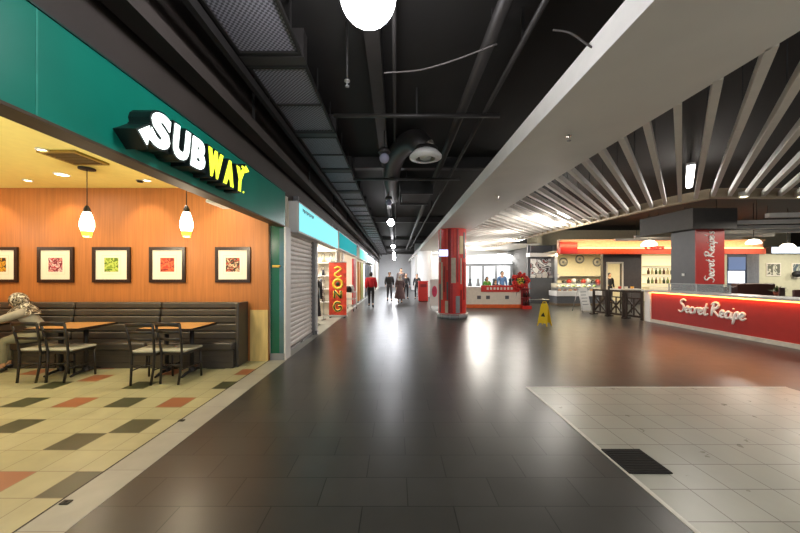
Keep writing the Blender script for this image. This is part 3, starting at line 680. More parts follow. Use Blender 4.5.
signbox(6.14, 10.3, 2.38, 3.00, 0, 'long bright cyan lit sign box over the roller shutter')
signbox(10.5, 15.2, 2.42, 3.02, 1, 'teal lit sign box over the shop with the red banner', False)
signbox(16.4, 20.8, 2.40, 2.98, 2, 'mint green lit sign box beyond the teal one', False)
signbox(21.5, 27.0, 2.40, 2.92, 3, 'faint pale sign box farthest along the left shops', False)
for y, p in ((9.4,70),(11.2,70),(14.4,90),(18.5,70),(24,60),(33,60)): lamp('shop_row_light', 'AREA', (-3.2,y,2.98), p, 'fff6e6', .6)
# shop with banner: door post, shelves of goods on the side wall
t = thing('display_shelf', 'white wall shelf of small goods inside the shop beyond the shutter', 'shelf', (-3.0,12.1,0))
for z in (.5,1.0,1.5,2.0,2.45): MB().box(-3.9,-2.3,12.0,12.29,z,z+.03).build('shelf_board', WHITE, t)
MB().box(-3.93,-3.9,12.0,12.29,0,2.6).box(-2.3,-2.27,12.0,12.29,0,2.6).build('upright', WHITE, t)
gc = ['8b6f4c','c9b58f','5b4a3a','a3402d','d8d2c4','6b7a55','3b3b44']
first = {}
for zi, z in enumerate((.53,1.03,1.53,2.03)):
    for k in range(5):
        c = gc[(k*3+zi*2) % 7]; x = -3.7+.3*k
        if c not in first:
            b = thing('handbag', 'small %s bag on the white wall shelf' % {'8b6f4c':'brown','c9b58f':'sand','5b4a3a':'dark brown','a3402d':'red','d8d2c4':'white','6b7a55':'green','3b3b44':'black'}[c], 'bag', (x,12.12,z), 0, 'bags on the white wall shelf')
            MB().tube([(0,0,.0),(0,0,.12),(0,0,.22)], [.11,.10,.07], 12, flat=(1,.5)).build('bag_body', cloth('bag_'+c, c), b, local=True)
            MB().tube(smooth_pts([(-.06,0,.2),(-.05,0,.32),(.05,0,.32),(.06,0,.2)],4), .008, 6).build('strap', BLACK, b, local=True); first[c] = b
        else: dup(first[c], (x,12.12,z))
t = thing('mannequin', 'dark dressed mannequin standing at the entrance beyond the shutter', 'mannequin', (-2.55,9.75,0))
MB().lathe([(.20,.02),(.20,.0),(.0,0)], (0,0,0)).tube([(0,0,.0),(0,0,.75)], .018, 8).build('stand', STEEL, t, local=True)
MB().lathe([(.24,.28),(.22,.45),(.19,.8),(.13,1.05),(.17,1.25),(.19,1.36),(.06,1.43)], (0,0,0), 20, M=Matrix.Diagonal((1,.7,1,1))).build('dress', cloth('black_dress','2a2629'), t, local=True)
MB().tube([(0,0,1.40),(0,0,1.52)], [.05,.045], 12).ball((0,.01,1.62), .095, (.8,.95,1.15)).build('head', mat('mannequin_skin','8a6a50',.4), t, local=True)
for s in (-1,1): MB().tube([(s*.19,0,1.34),(s*.24,0,1.05),(s*.23,.05,.8)], [.055,.045,.03], 10).build('sleeve', cloth('black_dress','2a2629'), t, local=True)
t = thing('clothes_rack', 'chrome rail of hanging pale clothes just inside the shop beyond the shutter', 'clothes rack', (-2.75,10.9,0))
MB().tube([(-.5,-.25,.02),(-.5,.25,.02)], .015, 8).tube([(.25,-.25,.02),(.25,.25,.02)], .015, 8).tube([(-.5,0,.02),(-.5,0,1.5),(.25,0,1.5),(.25,0,.02)], .014, 8).build('rail', STEEL, t, local=True)
for k, c in enumerate(('d9d2c0','b9c3b0','efeae0','4a6a58','cfc7b4','8f9aa5')):
    x = -3.2+.12*k
    g = thing('garment', '%s garment hanging on the chrome rail, %s from the shop inside' % (['cream','pale green','white','dark green','sand','grey blue'][k], ['first','second','third','fourth','fifth','sixth'][k]), 'garment', (x,10.9,.75), 0, 'clothes on the chrome rail')
    MB().tube([(0,0,.0),(0,0,.3),(0,0,.6),(0,0,.68)], [.22,.2,.19,.06], 12, flat=(.16,1), ref=(0,1,0)).build('cloth', cloth('garment_'+c, c), g, local=True)
    MB().tube(smooth_pts([(0,0,.66),(0,.0,.72),(0,.02,.745),(0,0,.762)],3), .005, 6).build('hanger', STEEL, g, local=True)
# red and yellow banner
def flatbanner():
    x0, _ = fl(329,317.5); Yb = fl(329,317.5)[1]; x1 = (346.5-VX)*Yb/F; zt = HC+(VY-262.5)*Yb/F
    t = thing('banner_stand', 'red pull-up banner with tall yellow and dark characters standing before the left shops', 'banner', ((x0+x1)/2,Yb,0))
    w = x1-x0
    bm_ = mat('banner_red', 'd8452a', .5, var=.35, scale=6)
    MB().box(-w/2,w/2,-.004,.004,.09,zt).build('banner_sheet', bm_, t, local=True)
    MB().box(-w/2-.02,w/2+.02,-.05,.05,.03,.09,bev=.01).build('base', STEEL, t, local=True); MB().box(-w/2-.01,w/2+.01,-.015,.015,zt,zt+.03).build('top_bar', STEEL, t, local=True)
    for s in (-1,1): MB().box(s*w*.4-.02,s*w*.4+.02,-.16,.16,0,.03,bev=.008).build('foot', BLACK, t, local=True)
    YEL = mat('banner_yellow','f0c93a',.5); DKG = mat('banner_dark_green','24401c',.5)
    def strokes(cx, cz, s, lines, mt, r, nm, lab):
        m = MB()
        for ln in lines: m.tube([(cx+u*s, -.008-r*.1, cz+v*s) for u, v in smooth_pts2(ln)], r, 6, flat=(.25,1) if False else (1,1))
        for v in m.bm.verts: v.co.y = -.006-(.004 if v.co.y < -.008 else 0)
        m.build(nm, mt, t, local=True, label=lab)
    def smooth_pts2(l): return [(p.x, p.y) for p in smooth_pts([(a,b,0) for a,b in l], 4)]
    H = zt
    circ = [(math.cos(a*math.pi/5), math.sin(a*math.pi/5)) for a in range(11)]
    strokes(0, H*.82, .2, [[(-.6,.7),(0,1),(.6,.6),(.0,.1),(-.6,-.4),(0,-.9),(.7,-.6)]], YEL, .035, 'character', 'top yellow character')
    strokes(0, H*.61, .16, [circ], YEL, .05, 'character', 'yellow ring character')
    strokes(0, H*.61, .04, [circ, [(-.6,0),(.6,0)]], DKG, .04, 'character_core', 'dark centre of the ring')
    for cz, ln in ((H*.42, [[(-.7,-.8),(-.7,.8)],[(-.7,.8),(.7,-.8)],[(.7,-.8),(.7,.8)]]), (H*.2, [[(.6,.7),(-.3,.9),(-.8,0),(-.3,-.9),(.6,-.7),(.7,0),(.1,0)]])):
        strokes(0, cz, .17, ln, YEL, .055, 'character', 'yellow outlined character'); 
        m = MB()
        for l in ln: m.tube([(u*.17, -.012, cz+v*.17) for u, v in smooth_pts2(l)], .028, 6)
        for v in m.bm.verts: v.co.y = -.0145-(.003 if v.co.y < -.012 else 0)
        m.build('character_core', DKG, t, local=True)
flatbanner()
# shopfront posts and panels farther along
def post(y, w, c, lab, z1=2.42, name='shop_post', cat='post', x0=-2.14, x1=-2.06):
    m = MB().box(x0, x1, y, y+w, 0, z1, bev=.01); t = thing(name, lab, cat, ((x0+x1)/2, y+w/2, 0))
    m.build('panel', mat('panel_'+c, c, .45), t); MB().box(x0-.01, x1+.01, y-.01, y+w+.01, 0, .1).build('foot', GREYM, t)
post(8.2, .1, 'e9e7e2', 'slim white post at the far edge of the roller shutter')
post(12.3, .25, 'efe9dc', 'white shopfront post behind the red banner')
post(15.3, .9, 'b5232a', 'red display panel between the banner and the orange panels', 2.35, 'storefront', 'shop front')
post(17.4, .8, 'b9742c', 'orange shopfront panel beyond the red display panel', 2.3, 'storefront', 'shop front')
post(18.6, 1.2, '7d7a35', 'olive green shopfront panel beside the orange one', 2.3, 'storefront', 'shop front')
post(20.2, .5, 'e9e7e2', 'white shopfront post beside the olive panel')
post(21.3, 3.6, '3a3c42', 'dark closed shopfront farthest along the left side', 2.3, 'storefront', 'shop front')
post(26, 2, 'a9adb2', 'pale grey shopfront near the end of the walkway on the left', 2.3, 'storefront', 'shop front')
# low display trolley with black and white goods
t = thing('display_trolley', 'low wire trolley of black and white goods outside the left shops', 'trolley', (-2.0,13.9,0))
m = MB()
for x in (-.2,.2):
    for y in (-.5,.5): m.tube([(x,y,.1),(x,y,.8)], .012, 6)
for z in (.2,.5,.8):
    for x in (-.2,.2): m.tube([(x,-.5,z),(x,.5,z)], .01, 6)
    for y in (-.5,-.25,0,.25,.5): m.tube([(-.2,y,z),(.2,y,z)], .006, 6)
m.build('wire_frame', STEEL, t, local=True)
for x in (-.2,.2):
    for y in (-.5,.5): MB().tube([(x-.012,y,.05),(x+.012,y,.05)], .05, 12).build('wheel', BLACK, t, local=True)
for k, (x, y, c, h, lab) in enumerate(((-2.05,13.6,'22211f',.26,'black bundle on the near end of the wire trolley'), (-1.98,13.9,'e6e3dd',.3,'white bundle in the middle of the wire trolley'), (-2.02,14.2,'22211f',.2,'black bundle on the far end of the wire trolley'))):
    MB().tube([(x,y,.812),(x,y,.812+h*.5),(x,y,.812+h)], [.13,.14,.08], 12).build('goods_bundle', cloth('bundle_'+c, c), label=lab, cat='goods', group='bundles on the wire trolley')
# ------------------------------------------------------------------ people in the walkway
PUR = cloth('charcoal','2d2b2c')
def walker(px, py, top_y, rz, lab, top, legs, **k):
    x, y = fl(px, py); H = HC+(VY-top_y)*y/F
    return person(lab, x, y, H, math.radians(rz), top, legs, **k)
walker(371, 307, 272.5, 5, 'person in a red jacket walking away near the left shops', cloth('red_jacket','c3222b'), cloth('black_trousers','22201f'), pose=WALK, bulk=.05)
walker(389.5, 301, 272, 185, 'person in dark clothes walking beside the person in a mauve dress', cloth('dark_grey_top','3a3a3d'), cloth('grey_trousers','55555a'), pose=WALK, bulk=.03)
walker(400, 303, 275, 180, 'person in a mauve dress and pale headscarf walking towards the camera', cloth('mauve_top','6f5a5c'), cloth('mauve_trousers','5a494c'), pose=WALK, skirt=(cloth('mauve_skirt','6b5658'), .25, .30), scarf=cloth('white_scarf','d9d2cd'), bulk=.04)
walker(401, 297, 268.5, 178, 'tall person with dark hair behind the person in a mauve dress', cloth('brown_shirt','5c504c'), PUR, bulk=.03)
walker(406, 299, 273.5, 190, 'person in black just right of the walkway group', PUR, PUR)
walker(417, 299, 274, 170, 'person in black standing beside the red bin', PUR, PUR)
# red bin, pale column behind
x, y = fl(423, 301.5)
t = thing('litter_bin', 'tall red bin at the right side of the walkway', 'bin', (x,y,0))
MB().box(-.27,.27,-.27,.27,.03,1.15,bev=.04).build('bin_body', RED, t, local=True)
MB().box(-.18,.18,-.275,-.27,.85,1.02).build('flap', DKRED, t, local=True); MB().box(-.29,.29,-.29,.29,1.15,1.2,bev=.015).build('lid', RED, t, local=True)
MB().box(-.24,.24,-.24,.24,0,.03).build('foot', BLACK, t, local=True)
for x, y, lab in ((2.0,22.0,'pale round column behind the red bin'), (2.0,31,'pale round column farther along the walkway')):
    t = thing('column', lab, 'column', (x,y,0)); MB().lathe([(.5,.1),(.5,3.2)], (x,y,0), 28).build('shaft', mat('pale_column','d5d3d2',.4,var=.03), t)
    MB().lathe([(0,0),(.55,0),(.55,.1),(.5,.1)], (x,y,0), 28).build('base', GREYM, t)
# ------------------------------------------------------------------ striped red column
cx, cy = 2.06, 11.55; cr = .50
t = thing('column', 'round column clad in red stripes with grey and beige panels', 'column', (cx,cy,0))
MB().lathe([(cr,.14),(cr,ZB)], (cx,cy,0), 40).build('shaft', RED, t)
def cpanel(a0, a1, z0, z1, m_, dr=.012, nm='cladding_strip', lab=None):
    n = 5; pts = [(a0+(a1-a0)*i/n) for i in range(n+1)]; m = MB()
    for i in range(n):
        q = []
        for r in (cr-.01, cr+dr):
            q.append([(cx+r*math.cos(a), cy+r*math.sin(a)) for a in (pts[i], pts[i+1])])
        (i0, i1), (o0, o1) = q
        for z in (z0, z1): m.quad([(*i0,z),(*i1,z),(*o1,z),(*o0,z)])
        m.quad([(*o0,z0),(*o1,z0),(*o1,z1),(*o0,z1)])
        if i == 0: m.quad([(*i0,z0),(*o0,z0),(*o0,z1),(*i0,z1)])
        if i == n-1: m.quad([(*i1,z0),(*o1,z0),(*o1,z1),(*i1,z1)])
    m.build(nm, m_, t, label=lab)
def ang(px):      # angle on the column front for a pixel column
    return -math.pi/2 - .175 + math.asin(max(-1, min(1, (px-453)/14.2)))
for xa, xb, ya, yb, mt, lb in ((452,456.5,258,283,BEIGE,'beige strip'), (446,451,301,313,BEIGE,'beige strip near the foot'), (456.5,460.5,296,313,MIDGREY,'grey strip near the foot'),
        (449,451.5,229,313,DKRED,'dark red strip'), (442,443.5,262,300,BEIGE,'beige strip'), (457.5,459,229,282,DKRED,'dark red strip'), (460.2,463.5,236,254,mat('pale_gold','cdb98a',.4),'pale gold spotted strip'),
        (440.5,442,229,262,BEIGE,'beige strip at the top left'), (444.5,446,266,292,DKRED,'dark red strip'), (447.5,449,282,300,DKGREY,'dark grey strip'), (463.8,465.2,262,300,DKRED,'dark red strip'), (451.6,452,229,258,DKRED,'dark red strip'), (452.2,453.2,284,313,DKRED,'dark red strip'), (440.2,441.6,284,313,DKGREY,'dark grey strip'), (461,462.2,258,284,BEIGE,'beige strip'), (461.2,462.6,290,312,DKRED,'dark red strip'), (455,456.4,229,256,mat('bright_red_strip','e0584a',.35),'brighter red strip'), (447.4,448.8,229,270,mat('bright_red_strip','e0584a',.35),'brighter red strip'), (464,465.4,232,258,DKGREY,'dark grey strip')):
    Yc = cy-cr*.9; cpanel(ang(xa), ang(xb), HC+(VY-yb)*Yc/F, min(ZB-.02, HC+(VY-ya)*Yc/F), mt, lab=lb)
MB().lathe([(0,0),(cr+.03,0),(cr+.03,.12),(cr,.14)], (cx,cy,0), 40).build('base', MIDGREY, t)
MB().lathe([(cr+.05,.16),(cr+.075,.175),(cr+.05,.19),(cr+.03,.175),(cr+.05,.16)], (cx,cy,0), 40).build('guard_rail', STEEL, t)
m = MB()
for k in range(10): a = k*math.pi/5; m.tube([(cx+(cr+.05)*math.cos(a), cy+(cr+.05)*math.sin(a), 0), (cx+(cr+.05)*math.cos(a), cy+(cr+.05)*math.sin(a), .17)], .01, 6)
m.build('guard_posts', STEEL, t, kind='stuff')
p = at(443.5,253,11.05)
t = thing('wall_screen', 'small bright screen mounted on the striped column', 'screen', p)
MB().box(-.17,.17,0,.05,-.13,.13,bev=.01).build('casing', BLACK, t, local=True); MB().box(-.155,.155,-.004,0,-.115,.115).build('display', glow('screen_glow','cfd0ff',1.6), t, local=True)
MB().box(-.04,.04,.05,.25,-.04,.04).build('bracket', BLACK, t, local=True)
x, y = fl(434.5, 309)
t = thing('poster_stand', 'white and pink poster stand left of the striped column', 'poster', (x,y,0))
MB().box(-.2,.2,-.01,.01,.15,1.35).build('board', WHITE, t, local=True); MB().ball((0,-.012,.8), .15, (.8,.06,1.7)).build('pink_motif', mat('pink_motif','d8486a',.5), t, local=True)
MB().box(-.2,-.17,-.15,.15,0,.03).box(.17,.2,-.15,.15,0,.03).box(-.2,-.18,-.01,.01,.03,.15).box(.18,.2,-.01,.01,.03,.15).build('foot', STEEL, t, local=True)
# ================================================================== RED KIOSK
ky = 14.8; kx0 = (467-VX)*ky/F; kx1 = (524-VX)*ky/F; kz = lambda py: HC+(VY-py)*ky/F
t = thing('kiosk_counter', 'long cream and red kiosk counter behind the striped column', 'counter', ((kx0+kx1)/2,ky,0))
MB().box(kx0,kx1,ky,ky+.7,.16,.95,bev=.01).build('body', CREAM, t)
MB().box(kx0-.02,kx1+.02,ky-.02,ky+.72,0,.17,bev=.01).build('plinth', ORANGE, t)
MB().box(kx0,kx1,ky-.03,ky+.75,.95,1.0,bev=.01).build('worktop', WHITE, t)
sx0 = (481-VX)*ky/F; sx1 = (519-VX)*ky/F
MB().box(sx0,sx1,ky-.06,ky+.06,.76,1.06,bev=.01).build('red_panel', RED, t)
for px in (479,488,507): MB().box((px-VX)*ky/F-.09,(px-VX)*ky/F+.09,ky-.008,ky,.42,.58,bev=.004).build('emblem', DKGREY, t, label='small dark square emblem')
m = MB()
for k in range(8): m.box(sx0+.25+.16*k, sx0+.34+.16*k, ky-.066, ky-.06, .86, .97)
m.build('panel_marks', CREAM, t)
x = (523-VX)*ky/F
t = thing('drinks_stand', 'dark red display stand at the right end of the kiosk', 'stand', (x,ky-.35,0))
MB().box(x-.2,x+.2,ky-.5,ky-.2,0,.15).build('base', RED, t); MB().box(x-.18,x+.18,ky-.24,ky-.2,.15,.95).box(x-.18,x+.18,ky-.48,ky-.2,.5,.53).box(x-.18,x+.18,ky-.48,ky-.2,.92,.95).build('frame', DKRED, t)
for k in range(3):
    for z in (.15,.53): MB().lathe([(0,0),(.045,0),(.045,.16),(.02,.22),(.02,.27),(0,.27)], (x-.11+.11*k,ky-.38,z), 12).build('bottle', mat('bottle_dark','3a1c1c' if k!=1 else 'd9d4c8',.2), label='%s bottle on the %s shelf of the red display stand' % (['left dark','middle pale','right dark'][k], 'lower' if z<.3 else 'upper'), cat='bottle', group='bottles on the red display stand')
p = at(520,281,ky-.1)
t = thing('flower_wreath', 'round red flower wreath with green and yellow centre above the kiosk end', 'wreath', (p[0],p[1],.0))
m = MB(); R.seed(3)
for k in range(72):
    a = R.random()*6.283; r = .19+.22*R.random(); c = Vector((p[0]+r*math.cos(a), p[1]-.03-.06*R.random(), p[2]+r*math.sin(a))); rr_ = .034+.018*R.random()
    m.ball(c, rr_, (1,.5,1), 0, 6)
    for q in range(5): m.ball(c+Vector((math.cos(q*1.257+k)*rr_*.8, .008, math.sin(q*1.257+k)*rr_*.8)), rr_*.7, (1,.35,1), 0, 6)
m.build('red_flowers', mat('flower_red','c22a22',.6,var=.3), t, kind='stuff')
m = MB()
for k in range(44):
    a = R.random()*6.283; r = .19*math.sqrt(R.random()); m.ball((p[0]+r*math.cos(a), p[1]-.05-.03*R.random(), p[2]+r*math.sin(a)), .03, (1,.5,1), k%2, 8)
m.build('centre_flowers', [mat('flower_green','5f8a2e',.6), mat('flower_yellow','e0b83a',.6)], t, kind='stuff')
m = MB().tube([(p[0],p[1]+.05,p[2]+.3),(p[0]-.2,p[1]+.15,.01)], .015, 6).tube([(p[0],p[1]+.05,p[2]+.3),(p[0]+.2,p[1]+.15,.01)], .015, 6).tube([(p[0],p[1]+.05,p[2]+.3),(p[0],p[1]+.6,.01)], .015, 6).lathe([(.0,0),(.36,0),(.36,.02),(0,.02)], (0,0,0), 24, M=Matrix.Translation((p[0],p[1]+.04,p[2])) @ Matrix.Rotation(math.pi/2,4,'X'))
m.build('easel', DKWOOD, t)
for px, top, c, lab, hair in ((487,277,'5f9a3a','person in a green shirt behind the kiosk','1a1412'), (502,271.5,'5a7fae','person in a blue shirt behind the kiosk','1a1412'), (495.5,280,'24262b','person in black between the green and blue shirts behind the kiosk','1a1412')):
    Yp = ky+1.5; x = (px-VX)*Yp/F; H = HC+(VY-top)*Yp/F
    person(lab, x, Yp, H, math.pi, cloth('shirt_'+c, c), PUR)
# far hall shop fronts behind the kiosk
t = thing('shop_window', 'bright white shop window with an arched top behind the kiosk', 'shop window', (4.6,26.5,0))
wx = lambda px, Y: (px-VX)*Y/F
Yh = 26.6
MB().box(wx(452,Yh),wx(513,Yh),Yh,Yh+.3,0,2.6).build('frame', MIDGREY, t)
for a, b in ((455,469),(471,482),(484,495),(497,510)): MB().box(wx(a,Yh),wx(b,Yh),Yh-.02,Yh,.5,2.3).build('pane', glow('window_white','dfe6ea',.5), t)
MB().prism([(wx(455,Yh)+ (wx(512,Yh)-wx(455,Yh))*(.5-.5*math.cos(math.pi*i/16)), 2.5+.75*math.sin(math.pi*i/16)) for i in range(17)], lambda u,v,d: Vector((u,d,v)), Yh-.1, Yh).build('arched_sign', glow('arch_glow','fafcff',.6), t, label='glowing white arched sign')
MB().box(wx(455,Yh),wx(510,Yh),Yh-.3,Yh,.0,.5).build('sill', WHITE, t)
for k in range(7):
    x = wx(470+8*k,25.8); MB().lathe([(0,0),(.16,0),(.2,.5),(.1,1.0),(.12,1.2),(0,1.3)], (x,25.8,0), 10).build('display_figure', cloth('figure_%d'%(k%3), ['4b4f55','8a8d92','2f3238'][k%3]), label='grey shop display figure in the far hall, %s from the striped column' % ['first','second','third','fourth','fifth','sixth','seventh'][k], cat='display figure', group='display figures in the far hall')
# dark grey shop corner with a lit picture
Yg = 17.2; gx0 = wx(530,Yg); gx1 = wx(556,Yg)
t = thing('storefront', 'dark grey shopfront corner between the kiosk and the cafe', 'shop front', ((gx0+gx1)/2,Yg,0))
zz = lambda py, Y: HC+(VY-py)*Y/F
MB().box(gx0,gx1,Yg,Yg+.4,0,1.4).box(gx0,gx1,Yg+.3,Yg+.4,1.4,3.2).build('wall_panel', DKGREY, t)
MB().box(gx0+.15,gx1-.08,Yg+.26,Yg+.3,1.45,2.45).build('lit_picture', blotch('shop_picture',['f2f2f0','3a3436','c9c9cc','8a4a44'],2.2), t)
MB().box(gx0-.05,gx1+.05,Yg-.1,Yg+.4,2.55,2.75).build('canopy', WHITE, t)
MB().box(gx0+.1,gx1-.1,Yg+.1,Yg+.3,2.8,3.15).build('upper_panel', DKGREY, t)
MB().box(gx1-.14,gx1+.02,Yg-.12,Yg+.4,0,3.2).build('corner_post', STEEL, t)
for k in range(5): MB().box(gx0+.12+.33*k, gx0+.32+.33*k, Yg+.08, Yg+.24, 1.4, 1.52+.1*(k%3), bev=.01).build('goods_box', mat('goods_pale','d6d0ca',.5), label='pale %s box on the ledge of the dark grey shopfront, %s from its left end' % (['short','medium','tall'][k%3], ['first','second','third','fourth','fifth'][k]), cat='box', group='boxes on the dark grey shopfront ledge')
MB().tube([(gx0-.4,Yg-.5,.0),(gx0-.4,Yg-.5,.25),(gx1+.2,Yg-.5,.25),(gx1+.2,Yg-.5,0)], .02, 8).build('low_rail', STEEL, label='low white rail in front of the dark grey shopfront', cat='rail')
# ------------------------------------------------------------------ wet floor sign
x, y = fl(544.5, 326)
YS = mat('sign_yellow','e9c417',.35,var=.04)
t = thing('wet_floor_sign', 'yellow folding wet floor warning sign standing on the dark tiles', 'warning sign', (x,y,0), -.85)
for s in (-1,1):
    Mx = Matrix.Translation((0,0,.68)) @ Matrix.Rotation(s*.24,4,'X')
    m = MB().prism([(-.15,-.69),(-.13,-.69),(-.10,-.60),(.10,-.60),(.13,-.69),(.15,-.69),(.10,-.06),(.08,0),(-.08,0),(-.10,-.06)], lambda u,v,d: Mx @ Vector((u,d,v)), -.012, .012)
    m.build('panel', YS, t, local=True)
    m = MB().prism([(-.07,-.40),(.07,-.40),(0,-.27)], lambda u,v,d: Mx @ Vector((u,d,v)), s*-.0 + (-.0145 if s<0 else .012), (-.012 if s<0 else .0145))
    m.build('warning_triangle', BLACK, t, local=True)
MB().tube(smooth_pts([(-.05,0,.68),(-.045,0,.73),(.045,0,.73),(.05,0,.68)],4), .012, 8).build('handle', YS, t, local=True)
# ================================================================== CAFE ROW
CYF = 15.9; cxp = lambda px: (px-VX)*CYF/F; czp = lambda py: HC+(VY-py)*CYF/F
WARMW = mat('warm_cream_wall','ece0bd',.5,var=.05)
struct('wall_cafe', slab(7.95, 24, 19.0, 19.1, 0, ZC).box(7.95, 8.2, 17.7, 19.0, 0, ZC), WARMW)
t = thing('cafe_fascia', 'orange red backlit fascia band over the cafe counter', 'fascia', (13,CYF,2.6))
zb_, zt_ = czp(254), czp(240.5)
MB().box(cxp(560),cxp(766),CYF,CYF+.3,zb_,zb_+.28).build('lower_band', mat('fascia_orange','d8562a',.4), t)
MB().box(cxp(560),cxp(766),CYF+.12,CYF+.3,zb_+.28,zt_).build('upper_band', mat('fascia_peach','ecb896',.4), t)
MB().box(cxp(562),cxp(765),CYF+.05,CYF+.11,zb_+.285,zb_+.32).build('light_strip', glow('warm_strip','ffc88a',3), t, label='warm glowing light strip')
MB().box(cxp(560),cxp(577),CYF-.05,CYF,zb_+.02,zt_-.1).build('end_panel', RED, t, label='red panel at the left end of the band')
MB().box(cxp(560),cxp(766),CYF,CYF+.3,zt_,zt_+.06).build('top_edge', BEIGE, t)
V, P = text_geo('Cakes', .02); m = MB(); u1 = max(v.x for v in V); sc = (cxp(664)-cxp(645))/u1
text_solid(m, (V, P), lambda u,v,d: Vector((cxp(645)+u*sc, d, zb_+.22+v*sc)), CYF-.04, CYF+.1); m.build('lettering', mat('letter_red','b3261f',.4), t, label='red script style letters')
lamp('cafe_strip_light', 'AREA', (cxp(660),CYF-.35,zb_+.45), 55, 'ffc890', 10, (math.radians(95),0,0), sy=.1)
# open kitchen behind
struct('ceiling_cafe', slab(8.2, 24, 16.2, 19, 2.75, 2.8), WARMW)
for px in (570,590,612,655,700,745,780): lamp('cafe_light', 'AREA', (cxp(px)+.2,17.0,2.72), 40, 'ffeec4', .5)
yb = 18.9
bx = lambda px: (px-VX)*yb/F; bz = lambda py: HC+(VY-py)*yb/F
for k, px in enumerate((564,580.5,598)):
    t = thing('wall_emblem', 'round grey emblem on the cream cafe wall, %s' % ('left of three','centre of three','right of three')[k], 'emblem', (bx(px),yb,2.0), 0, 'round emblems on the cafe wall')
    Mx = Matrix.Translation((bx(px),yb+.09,bz(262 if k!=1 else 259))) @ Matrix.Rotation(math.pi/2,4,'X')
    MB().lathe([(.20,0),(.27,0),(.27,.03),(.20,.03),(.20,0)], (0,0,0), 28, M=Mx).build('ring', GREYM, t)
    MB().lathe([(0,0),(.2,0),(.2,.015),(0,.015)], (0,0,0), 28, M=Mx).build('disc', CREAM, t)
    MB().lathe([(0,0),(.09,0),(.07,.03),(0,.03)], (0,0,0), 16, M=Mx).build('motif', MIDGREY, t)
t = thing('back_counter', 'long cream back counter under the round emblems', 'counter', (bx(583),18.6,0))
MB().box(bx(557),bx(603),18.35,18.95,0,.9).build('body', CREAM, t); MB().box(bx(557),bx(603),18.3,18.95,.9,.94).build('worktop', STEEL, t)
MB().box(bx(557),bx(603),18.7,18.95,1.45,1.49).build('wall_shelf', GREYM, t)
for k in range(9):
    x = bx(561+4.7*k); c = k % 3
    b = MB().lathe([(0,0),(.12,0),(.14,.22+.05*c),(.05,.3+.06*c),(0,.31+.06*c)], (x,18.55,.94), 12)
    b.build('kitchen_pot', mat('pot_%d'%c, ['3b3a3a','b23a2c','c9c9c6'][c], .3, .2), label='%s pot on the back counter, %s from its left end' % (['dark','red','silver'][c], ['first','second','third','fourth','fifth','sixth','seventh','eighth','ninth'][k]), cat='pot', group='pots on the cafe back counter')
t = thing('pastry_counter', 'cafe pastry display counter with white band and dark base', 'counter', (cxp(578),CYF,0))
x0, x1 = cxp(557), cxp(601)
MB().box(x0,x1,CYF,CYF+.8,.12,.48).build('base', DKGREY, t); MB().box(x0-.03,x1+.03,CYF-.05,CYF+.82,0,.12).build('plinth', mat('plinth_brown','6b5b45',.5), t)
MB().box(x0-.02,x1+.02,CYF-.06,CYF+.82,.48,.74,bev=.01).build('white_band', WHITE, t)
MB().box(x0,x1,CYF,CYF+.012,.74,1.12).box(x0,x1,CYF,CYF+.6,1.12,1.13).build('glass_case', GLASS, t)
MB().box(x0,x1,CYF+.6,CYF+.62,.74,1.13).box(x0,x1,CYF+.15,CYF+.6,.92,.93).build('case_back', STEEL, t)
R.seed(5)
for row, (yy, z) in enumerate(((CYF+.15,.74),(CYF+.3,.93))):
    for k in range(8):
        x = x0+.2+.27*k; c = (k*2+row) % 4
        MB().lathe([(0,0),(.075,0),(.085,.05),(.05,.10),(0,.11)], (x,yy,z), 12).build('pastry', mat('pastry_%d'%c, ['c98d45','efe3c8','7d3f22','8aa04c'][c], .5), label='%s pastry, %s from the left on the %s level of the display counter' % (['golden','pale','brown','green'][c], ['first','second','third','fourth','fifth','sixth','seventh','eighth'][k], ['lower','upper'][row]), cat='pastry', group='pastries in the display counter')
lamp('case_light', 'AREA', ((x0+x1)/2,CYF+.3,1.11), 10, 'ffeac0', 1.8, sy=.1)
# menu board
x, y = fl(587, 312)
t = thing('menu_board', 'white leaning menu board in front of the pastry counter', 'board', (x,y,0), .35)
MB().prism([(-.26,.05),(.26,.05),(.26,1.0),(-.26,1.0)], lambda u,v,d: Vector((u,d+v*.22,v)), -.015, .015).build('board', WHITE, t, local=True)
m = MB()
for k in range(5): m.prism([(-.18,.82-.13*k),(.16-.05*(k%2),.82-.13*k),(.16-.05*(k%2),.85-.13*k),(-.18,.85-.13*k)], lambda u,v,d: Vector((u,d+v*.22,v)), -.018, -.015)
m.build('writing_lines', MIDGREY, t, local=True)
for s in (-1,1): MB().tube([(s*.24,.0,0),(s*.24,.225,1.02)], .018, 8).tube([(s*.24,.22,1.0),(s*.24,.5,0)], .014, 8).build('leg', STEEL, t, local=True)
# dark wall with doorway
Yd = 16.6; dx = lambda px: (px-VX)*Yd/F; dz = lambda py: HC+(VY-py)*Yd/F
struct('wall_cafe_dark', slab(dx(603), dx(606.5), Yd, Yd+.2, 0, 2.75).box(dx(622.5), dx(641.5), Yd, Yd+.2, 0, 2.75).box(dx(606.5), dx(622.5), Yd, Yd+.2, dz(263.5), 2.75), mat('brown_black_wall','4a4442',.5))
t = thing('doorway_frame', 'pale frame of the bright doorway in the dark cafe wall', 'door frame', (dx(614.5),Yd,0))
MB().box(dx(606),dx(607.3),Yd-.04,Yd,0,dz(263)).box(dx(621.7),dx(623),Yd-.04,Yd,0,dz(263)).box(dx(606),dx(623),Yd-.04,Yd,dz(263.5),dz(262)).build('jambs', CREAM, t)
person('person in black standing in the bright cafe doorway', dx(617), Yd+.6, HC+.1, math.pi, PUR, PUR)
